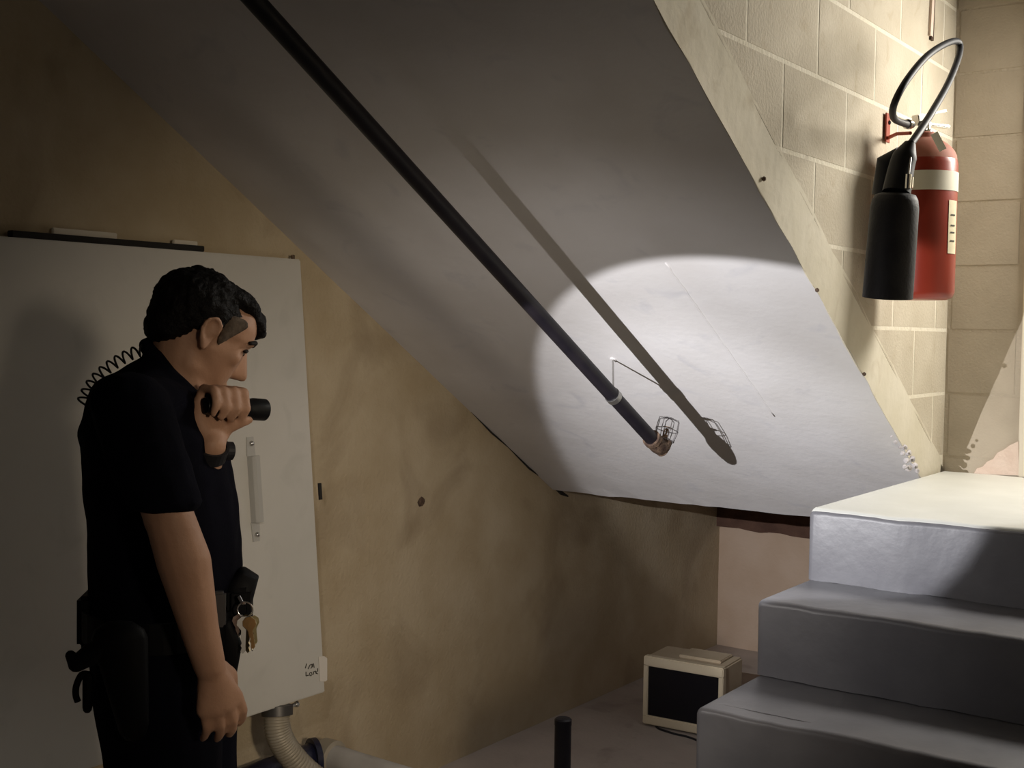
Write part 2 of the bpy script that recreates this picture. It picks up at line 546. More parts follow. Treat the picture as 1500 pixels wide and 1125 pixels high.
# crumbled plaster where the slab edge meets the landing
for i, (px, py, r) in enumerate([(1325, 655, .011), (1331, 663, .012), (1322, 664, .009), (1336, 672, .013), (1328, 675, .011), (1340, 682, .012), (1331, 686, .013),
                                 (1319, 655, .007), (1312, 648, .007), (1306, 640, .005), (1343, 690, .010), (1325, 684, .010)]):
    c = on(px, py, 0, -0.004)
    bm = bmesh.new()
    bmesh.ops.create_icosphere(bm, subdivisions=2, radius=r * 0.8)
    for v in bm.verts:
        v.co *= 1 + 0.35 * noise.noise(v.co * 90 + Vector((i * 3.1, 0, 0)))
        v.co += c
    obj('plaster_lump', bm, MT['rubble'], ceil)
# little holes and nails along the slab edge
for px, py in ((1197, 425), (1266, 548), (1119, 262)):
    c = on(px, py, 0, -0.003)
    bm = bmesh.new(); bmesh.ops.create_icosphere(bm, subdivisions=1, radius=0.006)
    for v in bm.verts: v.co += c
    obj('rusted_nail', bm, MT['rust'], ceil)
# trowel ridge running down the soffit
bm = bmesh.new()
rp = []
for i in range(30):
    t = i / 29
    px, py = 975 + (1135 - 975) * t, 385 + (610 - 385) * t
    d = ray(px, py)
    tt = (MS * (CAM.y - YS) - CAM.z) / (d.z - MS * d.y)
    p = CAM + d * tt
    rp.append(p + Vector((0.004 * noise.noise((i * .7, 0, 0)), 0, 0.0022)))
tube(bm, rp, 0.004, 8)
obj('trowel_ridge', bm, MT['soffit'], ceil, smooth=True)

# ------------------------------------------------------------------ wall cabinet with sloping front
cabt = on(441, 380, 0, XL + 0.06)
ztop, zbot = cabt.z, on(478, 1010, 0, -1.44).z
yr = cabt.y
XT, XB = XL + 0.06, XL + 0.06 + 0.118


def cabx(z): return XB + (XT - XB) * (z - zbot) / (ztop - zbot)


CTILT = math.atan2(XB - XT, ztop - zbot)


def cab(px, py, off=0.0):
    """point of the cabinet's sloping front seen at a pixel"""
    d = ray(px, py)
    k = (XT - XB) / (ztop - zbot)
    t = (XB + k * (CAM.z - zbot) - CAM.x) / (d.x - k * d.z)
    return CAM + d * t + Vector((math.cos(CTILT), 0, math.sin(CTILT))) * off


cb = empty('electrical_cabinet', (XL + 0.05, -0.9, zbot), 'large pale grey metal wall cabinet with a long pull handle', 'cabinet')
bm = bmesh.new()
YL = -2.2
for y in (YL, yr - 0.004):
    pass
prism(bm, [(XL + 0.001, zbot + 0.004), (XB - 0.018, zbot + 0.004), (XT - 0.018, ztop - 0.004), (XL + 0.001, ztop - 0.004)], 1, YL, yr - 0.004)
obj('cabinet_body', bm, MT['cabinet'], cb)
bm = bmesh.new()
prism(bm, [(XB - 0.015, zbot), (XB, zbot), (XT, ztop), (XT - 0.015, ztop)], 1, YL, yr)
door = obj('cabinet_door', bm, MT['cabinet'], cb, bevel=0.004)
# handle: folded bar on two end plates with bolts
h0, h1 = cab(367, 668), cab(373, 765)
up = (h0 - h1).normalized()
nrm = Vector((math.cos(CTILT), 0, math.sin(CTILT)))
sd = Vector((0, 1, 0))


def hp(p, a, b, c): return p + sd * a + up * b + nrm * c


bm = bmesh.new()
L = (h0 - h1).length
prof = [(-0.014, 0.0), (-0.014, 0.022), (-0.008, 0.030), (0.008, 0.030), (0.014, 0.022), (0.014, 0.0), (0.011, 0.0), (0.011, 0.02), (0.007, 0.026), (-0.007, 0.026), (-0.011, 0.02), (-0.011, 0.0)]
A = [bm.verts.new(hp(h1, a, 0, c)) for a, c in prof]
B = [bm.verts.new(hp(h0, a, 0, c)) for a, c in prof]
for i in range(len(prof)):
    bm.faces.new((A[i], B[i], B[(i + 1) % len(prof)], A[(i + 1) % len(prof)]))
bm.faces.new(A); bm.faces.new(B[::-1])
hb = obj('handle', bm, MT['paint_bar'], cb, bevel=0.001)
for p, s in ((h0, 1), (h1, -1)):
    bm = bmesh.new()
    vs = [hp(p, -0.016, 0, 0), hp(p, 0.016, 0, 0), hp(p, 0.012, s * 0.055, 0), hp(p, -0.012, s * 0.055, 0)]
    a = [bm.verts.new(v) for v in vs]; b = [bm.verts.new(v + nrm * 0.004) for v in vs]
    c = [bm.verts.new(hp(p, -0.013, 0, 0.026)), bm.verts.new(hp(p, 0.013, 0, 0.026))]
    bm.faces.new(a); bm.faces.new(b[::-1])
    for i in range(4): bm.faces.new((a[i], a[(i + 1) % 4], b[(i + 1) % 4], b[i]))
    bm.faces.new((b[0], b[1], c[1], c[0]))
    obj('handle_plate', bm, MT['paint_bar'], hb)
    bm = bmesh.new()
    lathe(bm, [(0.0075, 0.0), (0.0075, 0.004), (0.0055, 0.0075), (0.002, 0.009)], axis_m(hp(p, 0.002, s * 0.036, 0.004), nrm), 14)
    obj('bolt', bm, MT['steel'], hb, smooth=True)
# hinge knuckle on the right-hand side
bm = bmesh.new()
q0, q1 = cab(466, 708), cab(467.5, 732)
tube(bm, [q0 + sd * 0.006, q1 + sd * 0.006], 0.006, 10)
obj('hinge', bm, MT['cab_dark'], cb)
# hand-written marker notes, two short lines
strokes = [[(447, 979), (449, 972)], [(451, 980), (454, 974), (457, 973), (458, 976), (455, 979)], [(456, 976), (459, 972), (460, 978)],
           [(448, 984), (448, 990)], [(448, 990), (452, 989)], [(454, 990), (453, 986), (456, 985), (457, 988), (455, 990)],
           [(459, 988), (459, 984), (462, 983), (463, 987)], [(465, 987), (462, 985), (465, 983), (465, 979)], [(470, 980), (474, 983)], [(474, 978), (472, 983)]]
for s in strokes:
    bm = bmesh.new()
    tube(bm, [cab(x, y, 0.0006) for x, y in s], 0.0016, 6)
    obj('ink_stroke', bm, MT['ink'], door)
# small paper tag hanging over the right border
bm = bmesh.new()
tg = [(466, 962), (474, 961), (478.5, 964), (478.5, 996), (476, 998), (468, 998)]
a = [bm.verts.new(cab(x, y, 0.0012)) for x, y in tg]; b = [bm.verts.new(cab(x, y, 0.0024)) for x, y in tg]
bm.faces.new(a); bm.faces.new(b[::-1])
for i in range(len(tg)): bm.faces.new((a[i], a[(i + 1) % len(tg)], b[(i + 1) % len(tg)], b[i]))
obj('sticker', bm, MT['paper'], door)
# screw near the top right corner
bm = bmesh.new()
lathe(bm, [(0.006, -0.01), (0.006, 0.012), (0.004, 0.014)], axis_m(Vector((XT - 0.03, on(429, 375, 0, XT - 0.03).y, ztop)), (0, 0, 1)), 10)
obj('screw', bm, MT['rust'], cb)
adopt(cb)


def slat_on_top(name, px0, px1, h, depth, x0, m, label, cat):
    ya, yb = on(px0, 355, 0, x0).y, on(px1, 355, 0, x0).y
    bm = bmesh.new()
    box(bm, (x0 - depth, ya, ztop + 0.0005), (x0, yb, ztop + h))
    return tag(obj(name, bm, m, bevel=0.002), label, cat)


slat_on_top('dark_board', 18, 300, 0.017, 0.022, XT - 0.004, MT['cab_dark'], 'long thin black board lying on top of the grey cabinet', 'board')
slat_on_top('wooden_strip', 78, 172, 0.034, 0.010, XT - 0.030, MT['wood_pale'], 'pale strip behind the board on the cabinet, nearer the left edge', 'strip')
slat_on_top('wooden_strip', 255, 290, 0.030, 0.010, XT - 0.030, MT['wood_pale'], 'short pale strip behind the right end of the black board on the cabinet', 'strip')

# ------------------------------------------------------------------ ribbed conduit below the cabinet
xc = XB - 0.03
pA, = (on(407, 1040, 0, xc),)
cd_ = empty('flexible_conduit', (xc, pA.y, zbot), 'ribbed grey flexible conduit curving out from under the cabinet', 'conduit')
p00 = on(406, 1048, 0, xc); p00.z = zbot - 0.016
path = smoothpath([p00, on(407, 1070, 0, xc + 0.01), on(420, 1098, 0, xc + 0.02), on(448, 1130, 0, xc + 0.04), on(490, 1158, 0, xc + 0.07), on(540, 1172, 0, xc + 0.11)], 26)
bm = bmesh.new()
tube(bm, path, [0.036 + (0.0035 if i % 3 == 0 else -0.001) for i in range(len(path))], 18)
obj('ribbed_tube', bm, MT['conduit'], cd_, smooth=True)
bm = bmesh.new()
d0 = (path[0] - path[3]).normalized()
lathe(bm, [(0.038, -0.02), (0.046, -0.018), (0.046, 0.010), (0.04, 0.012)], axis_m(path[0], d0), 20)
obj('connector', bm, MT['conduit_end'], cd_, auto=0.6)
bm = bmesh.new()
lathe(bm, [(0.006, 0), (0.006, 0.018), (0.009, 0.018), (0.009, 0.026)], axis_m(path[0] + Vector((0.012, 0.042, 0.0)), (0.2, 1, 0.1)), 10)
obj('clamp_screw', bm, MT['steel'], cd_)
adopt(cd_)

# ------------------------------------------------------------------ drain pipe: grey leg out from the wall, dark leg along it
zp = -0.905
pj = Vector((XL + 0.115, on(480, 1082, 0, XL + 0.115).y, zp))
dp = empty('drain_pipe', (pj.x, pj.y, ZF), 'grey pipe with dark flanged end running off from the wall near the floor', 'pipe')
bm = bmesh.new()
tube(bm, [pj, pj + Vector((0.14, 0.0, -0.004)), pj + Vector((1.1, 0.03, -0.03))], 0.043, 24)
obj('grey_leg', bm, MT['grey_pipe'], dp, auto=0.7)
bm = bmesh.new()
lathe(bm, [(0.05, -0.02), (0.055, -0.018), (0.055, 0.03), (0.045, 0.034)], axis_m(pj, (1, 0.02, 0)), 24)
obj('collar', bm, MT['conduit'], dp, auto=0.6)
bm = bmesh.new()
e0 = pj + Vector((-0.012, 0, 0))
ep = smoothpath([e0 + Vector((0.02, 0, 0)), e0 + Vector((-0.01, -0.02, 0)), e0 + Vector((-0.02, -0.08, 0)), e0 + Vector((-0.02, -0.5, -0.0)), e0 + Vector((-0.02, -1.5, -0.01))], 8)
tube(bm, ep, 0.046, 22)
obj('dark_leg', bm, MT['blue_pipe'], dp, smooth=True)
bm = bmesh.new()
lathe(bm, [(0.062, -0.009), (0.062, 0.009)], axis_m(e0 + Vector((-0.012, -0.035, 0)), (0.45, 1, 0)), 26)
obj('flange', bm, MT['blue_pipe'], dp, auto=0.6)
bm = bmesh.new()
bmesh.ops.create_icosphere(bm, subdivisions=2, radius=0.014)
for v in bm.verts: v.co = v.co * (1 + 0.2 * noise.noise(v.co * 60)) + e0 + Vector((0.035, -0.055, -0.02))
obj('rust_patch', bm, MT['rust'], dp, smooth=True)
for yy in (-0.45, -1.2):
    bm = bmesh.new(); box(bm, (XL + 0.002, pj.y + yy - 0.02, zp - 0.07), (XL + 0.03, pj.y + yy + 0.02, zp + 0.02))
    obj('wall_clip', bm, MT['rust'], dp)
bm = bmesh.new(); box(bm, (pj.x + 0.9, pj.y + 0.0, ZF), (pj.x + 0.96, pj.y + 0.05, zp - 0.06))
obj('support', bm, MT['rust'], dp)
adopt(dp)

# ------------------------------------------------------------------ short black post
pt = at(825, 1052, 3.75)
ps = empty('black_post', (pt.x, pt.y, ZF), 'short black round steel post standing in front of the cream box', 'post')
bm = bmesh.new()
lathe(bm, [(0.0255, 0.0), (0.0255, pt.z - ZF - 0.012)], axis_m((pt.x, pt.y, ZF), (0, 0, 1)), 24)
obj('tube', bm, MT['pipe_black'], ps, auto=0.6)
bm = bmesh.new()
lathe(bm, [(0.0265, pt.z - ZF - 0.02), (0.0265, pt.z - ZF - 0.004), (0.022, pt.z - ZF), (0.004, pt.z - ZF + 0.001)], axis_m((pt.x, pt.y, ZF), (0, 0, 1)), 24)
obj('cap', bm, MT['pipe_black'], ps, auto=0.6)
bm = bmesh.new()
lathe(bm, [(0.06, 0.0), (0.06, 0.008)], axis_m((pt.x, pt.y, ZF), (0, 0, 1)), 24)
obj('base_plate', bm, MT['pipe_black'], ps, auto=0.6)
adopt(ps)

# ------------------------------------------------------------------ cream box with black screen on the floor
A0 = on(942, 1059, 2, ZF + 0.012)
tw, thh, tdp = 0.335, 0.272, 0.22
ang = math.radians(4.0)
mtv = Matrix.Translation(A0) @ Matrix.Rotation(ang, 4, 'Z')
tv = empty('old_monitor', (A0.x + 0.2, A0.y + 0.15, ZF), 'cream plastic box monitor with a black screen on the floor', 'monitor')
bm = bmesh.new(); box(bm, (0, 0.03, 0), (tw, tdp, thh), mtv)
obj('casing', bm, MT['cream_dirty'], tv, bevel=0.006)
bm = bmesh.new()
bx = 0.020; bt, bb = 0.036, 0.034
box(bm, (-0.004, 0, -0.002), (tw + 0.004, 0.034, bb), mtv)
obj('bezel_bottom', bm, MT['cream'], tv, bevel=0.004)
bm = bmesh.new(); box(bm, (-0.004, 0, thh - bt), (tw + 0.004, 0.034, thh + 0.004), mtv)
obj('bezel_top', bm, MT['cream'], tv, bevel=0.004)
for xa in (-0.004, tw + 0.004 - bx):
    bm = bmesh.new(); box(bm, (xa, 0.001, bb - 0.004), (xa + bx, 0.034, thh - bt + 0.004), mtv)
    obj('bezel_side', bm, MT['cream'], tv, bevel=0.003)
bm = bmesh.new(); box(bm, (bx - 0.006, 0.010, bb - 0.002), (tw - bx + 0.006, 0.028, thh - bt + 0.002), mtv)
obj('screen', bm, MT['screen'], tv)
for xa in (0.05, 0.24):
    bm = bmesh.new(); box(bm, (xa, 0.03, -0.012), (xa + 0.06, 0.16, 0.0), mtv)
    obj('foot', bm, MT['rubber'], tv)
bm = bmesh.new()
box(bm, (0.12, 0.07, thh), (0.30, 0.20, thh + 0.012), mtv)
obj('top_grille', bm, MT['cream_dirty'], tv, bevel=0.003)
adopt(tv)
bm = bmesh.new()
cp = smoothpath([mtv @ Vector((0.03, 0.05, -0.008)), mtv @ Vector((0.07, -0.004, -0.008)), mtv @ Vector((0.15, -0.03, -0.008)), mtv @ Vector((0.21, -0.035, -0.008)),
                 mtv @ Vector((0.30, -0.07, -0.008)), mtv @ Vector((0.42, -0.12, -0.008))], 8)
tube(bm, cp, 0.0045, 8)
tag(obj('power_cable', bm, MT['rubber'], smooth=True), 'thin black cable on the floor in front of the cream monitor', 'cable')
# dark pebble on floor by the wall
bm = bmesh.new(); bmesh.ops.create_icosphere(bm, subdivisions=2, radius=0.016)
pc = on(935, 1026, 0, XL + 0.2)
for v in bm.verts: v.co = v.co * (1 + 0.3 * noise.noise(v.co * 50)) + Vector((A0.x - 0.035, A0.y + 0.14, ZF + 0.012))
tag(obj('plug', bm, MT['rubber']), 'small dark lump on the floor left of the cream monitor', 'debris')

# ------------------------------------------------------------------ sprinkler pipe under the slope
PD = Vector((0.034, 0.8475, -0.530)).normalized()
PE = Vector((-0.598, 0.305, 0.092))              # lower end (photo: where the fitting is)
PR = 0.0205
sp = empty('sprinkler_pipe', (PE.x, PE.y, PE.z), 'long black sprinkler pipe hung parallel to the sloping ceiling', 'pipe')
bm = bmesh.new()
tube(bm, [PE - PD * 3.6, PE], PR, 22)
obj('pipe', bm, MT['pipe_black'], sp, auto=0.6)
NS = Vector((0, -MS, 1)).normalized()            # towards the soffit
SIDE = NS.cross(PD).normalized()
# elbow and fitting
bm = bmesh.new()
el = smoothpath([PE - PD * 0.045, PE - PD * 0.01, PE + PD * 0.012 + NS * 0.008, PE + PD * 0.017 + NS * 0.03], 6)
tube(bm, el, 0.025, 18)
lathe(bm, [(0.0275, 0), (0.0275, 0.016)], axis_m(PE - PD * 0.055, PD), 18)
obj('elbow', bm, MT['rust'], sp, auto=0.7)
bm = bmesh.new()
lathe(bm, [(0.013, -0.015), (0.018, -0.012), (0.02, 0.0), (0.012, 0.006)], axis_m(PE + PD * 0.024, PD), 14)
obj('plug', bm, MT['rust'], sp, auto=0.7)
SB = PE + PD * 0.017 + NS * 0.03
SU = Vector((0.20, -0.10, 1.0)).normalized() * 0.35 + NS * 0.65
SU.normalize()
sx, sy = frame_of(SU)
bm = bmesh.new()
lathe(bm, [(0.013, -0.006), (0.013, 0.008), (0.009, 0.010), (0.008, 0.018)], axis_m(SB, SU), 12)
hd = obj('sprinkler_head', bm, MT['brass'], sp, auto=0.6)
bm = bmesh.new()
for s in (-1, 1):
    tube(bm, smoothpath([SB + SU * 0.014 + sx * s * 0.009, SB + SU * 0.026 + sx * s * 0.014, SB + SU * 0.040 + sx * s * 0.004], 5), 0.002, 6)
lathe(bm, [(0.003, 0.012), (0.003, 0.040)], axis_m(SB, SU), 8)
obj('frame_arms', bm, MT['brass'], hd)
bm = bmesh.new()
lathe(bm, [(0.004, 0.040), (0.014, 0.041), (0.014, 0.0425), (0.004, 0.0435)], axis_m(SB, SU), 14)
obj('deflector', bm, MT['brass'], hd)
# wire guard
for k in range(4):
    a = k * math.pi / 4
    d = sx * math.cos(a) + sy * math.sin(a)
    bm = bmesh.new()
    tube(bm, [SB + d * 0.028, SB + d * 0.034 + SU * 0.03, SB + d * 0.032 + SU * 0.066, SB + d * 0.010 + SU * 0.07,
              SB - d * 0.010 + SU * 0.07, SB - d * 0.032 + SU * 0.066, SB - d * 0.034 + SU * 0.03, SB - d * 0.028], 0.0013, 6)
    obj('guard_wire', bm, MT['wire'], hd)
for r, h in ((0.029, 0.002), (0.034, 0.034), (0.0115, 0.071)):
    bm = bmesh.new()
    tube(bm, [SB + (sx * math.cos(t) + sy * math.sin(t)) * r + SU * h for t in [2 * math.pi * k / 20 for k in range(21)]], 0.0013, 6)
    obj('guard_ring', bm, MT['wire'], hd)
# ring hanger: strap round the pipe, swivel and rod to the soffit
HC = PE - PD * 0.30
bm = bmesh.new()
lathe(bm, [(PR + 0.0005, -0.009), (PR + 0.0025, -0.009), (PR + 0.0025, 0.009), (PR + 0.0005, 0.009)], axis_m(HC, PD), 24, cap=False)
hg = obj('hanger_ring', bm, MT['steel_dull'], sp)
bm = bmesh.new()
_d = ray(898, 526)
HD = (CAM + _d * ((MS * (CAM.y - YS) - CAM.z) / (_d.z - MS * _d.y)) - HC).normalized()
for s in (-1, 1):
    tube(bm, [HC + SIDE * s * PR, HC + SIDE * s * 0.017 + HD * 0.022, HC + SIDE * s * 0.006 + HD * 0.048], 0.0028, 8)
obj('hanger_strap', bm, MT['steel_dull'], hg)
bm = bmesh.new()
lathe(bm, [(0.006, -0.008), (0.009, -0.006), (0.009, 0.006), (0.006, 0.008)], axis_m(HC + HD * 0.054, HD), 10)
obj('swivel_nut', bm, MT['steel_dull'], hg)
_d = ray(898, 526)
RT = CAM + _d * ((MS * (CAM.y - YS) - CAM.z) / (_d.z - MS * _d.y))
bm = bmesh.new()
tube(bm, [HC + HD * 0.05, RT], 0.0026, 8)
obj('hanger_rod', bm, MT['steel_dull'], hg)
bm = bmesh.new()
lathe(bm, [(0.010, -0.006), (0.010, 0.001)], axis_m(RT, NS), 12)
obj('rod_anchor', bm, MT['soffit'], hg)
adopt(sp)

# ------------------------------------------------------------------ fire extinguisher
EX = on(1351, 300, 0, 0.125)
ER = 0.089
zb, zs, zn = on(1355, 440, 0, 0.125).z, on(1355, 243, 0, 0.125).z, on(1352, 202, 0, 0.125).z
fe = empty('fire_extinguisher', (EX.x, EX.y, zb), 'red fire extinguisher with black horn and looping hose on the wall', 'fire extinguisher')
mz = axis_m((EX.x, EX.y, 0), (0, 0, 1))
H = zs - zb
bm = bmesh.new()
lathe(bm, [(0.02, zb), (ER - 0.02, zb), (ER - 0.006, zb + 0.006), (ER, zb + 0.02), (ER, zs), (ER - 0.003, zs + 0.012)], mz, 48)
obj('cylinder', bm, MT['red'], fe, auto=0.8)
bm = bmesh.new()
pr = [(ER - 0.003, zs + 0.012)]
for k in range(1, 9):
    a = k / 8 * math.pi / 2
    pr.append((0.03 + (ER - 0.033) * math.cos(a) ** 1.7 if k < 8 else 0.03, zs + 0.012 + (zn - zs - 0.012) * math.sin(a)))
pr += [(0.029, zn + 0.012), (0.024, zn + 0.016)]
lathe(bm, pr, mz, 48)
obj('shoulder', bm, MT['dust_red'], fe, auto=0.8)
bm = bmesh.new()
zb0, zb1 = on(1355, 284, 0, 0.125).z, on(1355, 256, 0, 0.125).z
lathe(bm, [(ER, zb0), (ER + 0.0015, zb0), (ER + 0.0015, zb1), (ER, zb1)], mz, 48, cap=False)
obj('label_band', bm, MT['band'], fe, auto=0.6)
# paper label on the right flank


def arc_patch(name, a0, a1, z0, z1, off, m, par):
    bm = bmesh.new()
    k = 8
    lo_, hi_ = [], []
    for i in range(k + 1):
        a = a0 + (a1 - a0) * i / k
        c = Vector((EX.x + (ER + off) * math.cos(a), EX.y + (ER + off) * math.sin(a), 0))
        lo_.append(bm.verts.new(c + Vector((0, 0, z0)))); hi_.append(bm.verts.new(c + Vector((0, 0, z1))))
    for i in range(k): bm.faces.new((lo_[i], lo_[i + 1], hi_[i + 1], hi_[i]))
    bmesh.ops.solidify(bm, geom=bm.faces, thickness=0.0008)
    return obj(name, bm, m, par)


# angle facing the camera, then turn to the right
ac = math.atan2(CAM.y - EX.y, CAM.x - EX.x)
lb = arc_patch('paper_label', ac + math.radians(48), ac + math.radians(74), on(1390, 376, 0, 0.17).z, on(1390, 300, 0, 0.17).z, 0.0012, MT['label'], fe)
for i, yy in enumerate((320, 335, 345, 357)):
    arc_patch('label_print', ac + math.radians(53), ac + math.radians(66), on(1390, yy + 2, 0, 0.17).z, on(1390, yy, 0, 0.17).z, 0.0022, MT['ink'], lb)
# valve, levers
bm = bmesh.new()
lathe(bm, [(0.022, zn + 0.012), (0.022, zn + 0.02), (0.017, zn + 0.024), (0.017, zn + 0.045), (0.010, zn + 0.05)], mz, 20)
vy = Vector((0.15, -1, 0)).normalized()
tube(bm, [Vector((EX.x, EX.y, zn + 0.03)), Vector((EX.x, EX.y, zn + 0.03)) + vy * 0.045], 0.011, 14)
vl = obj('valve', bm, MT['chrome'], fe, auto=0.6)
fwd = Vector((0.45, 0.9, 0)).normalized()
bm = bmesh.new()
mh = axis_m(Vector((EX.x, EX.y, zn + 0.034)), (0, 0, 1), fwd)
box(bm, (-0.03, -0.012, 0.0), (0.085, 0.012, 0.008), mh)
obj('carry_handle', bm, MT['chrome'], vl, bevel=0.002)
bm = bmesh.new()
mh2 = mh @ Matrix.Translation((-0.03, 0, 0.018)) @ Matrix.Rotation(math.radians(-14), 4, 'Y')
box(bm, (0.0, -0.011, 0.0), (0.105, 0.011, 0.006), mh2)
box(bm, (-0.006, -0.013, -0.02), (0.02, 0.013, 0.008), mh2)
obj('squeeze_lever', bm, MT['chrome'], vl, bevel=0.002)
bm = bmesh.new()
tube(bm, smoothpath([Vector((EX.x, EX.y, zn + 0.02)) + fwd * 0.022, Vector((EX.x, EX.y, zn + 0.012)) + fwd * 0.045, Vector((EX.x, EX.y, zn - 0.02)) + fwd * 0.062], 6), 0.0022, 6)
obj('seal_wire', bm, MT['chrome'], fe)
bm = bmesh.new()
c0 = on(1368, 195, 0, 0.185); c1 = on(1381, 220, 0, 0.20)
dd = (c1 - c0)
sdv = ray(1375, 205).cross(dd).normalized() * 0.009
a = [bm.verts.new(v) for v in (c0 - sdv, c0 + sdv, c1 + sdv, c1 - sdv)]
b = [bm.verts.new(v.co + Vector((0.0012, -0.0008, 0))) for v in a]
bm.faces.new(a); bm.faces.new(b[::-1])
for i in range(4): bm.faces.new((a[i], a[(i + 1) % 4], b[(i + 1) % 4], b[i]))
obj('inspection_tag', bm, MT['band'], fe)
# hose
hpts = [(1336, 183, .11), (1322, 180, .125), (1309, 172, .15), (1310, 152, .18), (1328, 118, .20), (1358, 82, .20), (1388, 63, .19), (1404, 62, .19),
        (1405, 80, .20), (1390, 120, .225), (1366, 163, .25), (1346, 194, .26), (1333, 212, .26)]
hpath = smoothpath([on(x, y, 0, X) for x, y, X in hpts], 8)
bm = bmesh.new(); tube(bm, hpath, 0.0088, 14)
obj('hose', bm, MT['rubber'], fe, smooth=True)
bm = bmesh.new()
lathe(bm, [(0.010, -0.02), (0.013, -0.018), (0.013, 0.012), (0.010, 0.014)], axis_m(hpath[3], hpath[0] - hpath[6]), 14)
obj('hose_ferrule', bm, MT['chrome'], fe, auto=0.6)
# horn with its grip
g0, g1, g2 = on(1333, 210, 0, .26), on(1322, 240, 0, .25), on(1313, 283, 0, .245)
bm = bmesh.new(); tube(bm, smoothpath([g0, g1, g2], 6), [0.013 + 0.012 * min(1, i / 4) + 0.007 * i / 12 for i in range(13)], 18)
gr = obj('horn_grip', bm, MT['rubber'], fe, auto=0.7)
bm = bmesh.new()
q0, q1 = on(1301, 236, 0, .20), on(1296, 285, 0, .19)
tube(bm, [on(1318, 222, 0, .23), q0, q1], [0.012, 0.026, 0.030], 14)
obj('grip_guard', bm, MT['rubber'], gr, auto=0.7)
bm = bmesh.new()
tube(bm, smoothpath([on(1336, 214, 0, .265), on(1333, 240, 0, .275), on(1330, 268, 0, .275), on(1329, 280, 0, .27)], 5), 0.0022, 8)
obj('retaining_wire', bm, MT['steel_dull'], gr)
bm = bmesh.new()
k0 = on(1330, 266, 0, .276)
lathe(bm, [(0.007, -0.016), (0.007, 0.016)], axis_m(k0, (0, 0.1, 1)), 10)
lathe(bm, [(0.010, -0.012), (0.010, 0.012)], axis_m(k0 + Vector((-0.004, 0.018, 0.0)), (0, 0.1, 1)), 10)
obj('clip', bm, MT['chrome'], gr, auto=0.6)
hA, hB = on(1312, 282, 0, .245), on(1300, 436, 0, .225)
hL = (hA - hB).length
bm = bmesh.new()
mhn = axis_m(hB, hA - hB)
prof = [(0.052, 0.06), (0.052, 0.0), (0.056, 0.0), (0.056, 0.012), (0.0555, 0.05), (0.0545, hL * 0.6), (0.0535, hL - 0.035), (0.050, hL - 0.016), (0.044, hL - 0.005), (0.028, hL), (0.012, hL + 0.002)]
lathe(bm, prof, mhn, 36)
hn = obj('horn', bm, MT['horn'], fe, auto=0.8)
adopt(fe)
# red wall bracket
br = empty('wall_bracket', (0.006, on(1300, 185, 0, .01).y, on(1300, 195, 0, .01).z), 'small red steel bracket screwed to the block wall behind the extinguisher', 'bracket')
b0 = on(1301, 182, 0, .009)
bm = bmesh.new(); box(bm, (0.0055, b0.y - 0.016, b0.z - 0.05), (0.010, b0.y + 0.016, b0.z + 0.03))
obj('wall_plate', bm, MT['red_bracket'], br, bevel=0.001)
bm = bmesh.new()
tube(bm, [b0 + Vector((0, 0, -0.038)), on(1314, 196, 0, .05), on(1334, 195, 0, .095)], 0.005, 10)
obj('hook_arm', bm, MT['red_bracket'], br)
bm = bmesh.new()
lathe(bm, [(0.006, 0), (0.006, 0.003), (0.003, 0.005)], axis_m(b0 + Vector((0.001, 0.004, 0.005)), (1, 0, 0)), 10)
obj('screw', bm, MT['cab_dark'], br)
adopt(br)
# crack and hole where the slope meets the left wall
bm = bmesh.new()
cpx = [(690, 603), (720, 634), (745, 655), (775, 686), (805, 707), (822, 722), (832, 727)]
tube(bm, [on(x, y, 0, XL + 0.001) for x, y in cpx], [0.0015, 0.0035, 0.003, 0.004, 0.003, 0.009, 0.003], 7)
obj('crack', bm, MT['cab_dark'], wl)
# scraped fixing scar on the wall
bm = bmesh.new(); bmesh.ops.create_icosphere(bm, subdivisions=2, radius=1.0)
for v in bm.verts: v.co = on(617, 735, 0, XL) + Vector((v.co.x * 0.003, v.co.y * 0.02, v.co.z * 0.018)) * (1 + 0.4 * noise.noise(v.co * 2.5))
obj('wall_scar', bm, MT['rust'], wl)

# ------------------------------------------------------------------ the man with the torch
TAZM = math.radians(47)                               # way his chest faces, from +Y towards +X
MF = Vector((math.sin(TAZM), math.cos(TAZM), 0))      # forward
MRt = Vector((math.cos(TAZM), -math.sin(TAZM), 0))    # his right hand side (towards the photographer)
UPZ = Vector((0, 0, 1))
MO = at(245, 900, 2.2)
SPX = 2.2 / FPX                                       # metres per pixel at his distance


def mp(px, py, s=0.0):
    """point on the plane parallel to his mid-plane, s metres to his right"""
    d = ray(px, py)
    return CAM + d * (((MO + MRt * s) - CAM).dot(MRt) / d.dot(MRt))


def ell(c, rf, rs, rz, f=MF, up=UPZ, n=12):
    """points of an ellipsoid: radius forward, sideways, up"""
    f = f.normalized()
    sdir = f.cross(up).normalized()
    up = sdir.cross(f)
    out = []
    for i in range(1, n // 2):
        a = math.pi * i / (n // 2)
        for k in range(n):
            b = 2 * math.pi * k / n
            out.append(c + f * rf * math.sin(a) * math.cos(b) + sdir * rs * math.sin(a) * math.sin(b) + up * rz * math.cos(a))
    out += [c + up * rz, c - up * rz]
    return out


def hull(bm, *pointsets):
    vs = [bm.verts.new(p) for ps in pointsets for p in ps]
    r = bmesh.ops.convex_hull(bm, input=vs)
    junk = [e for e in r['geom_interior'] + r['geom_unused'] if isinstance(e, bmesh.types.BMVert)]
    bmesh.ops.delete(bm, geom=list(set(junk)), context='VERTS')


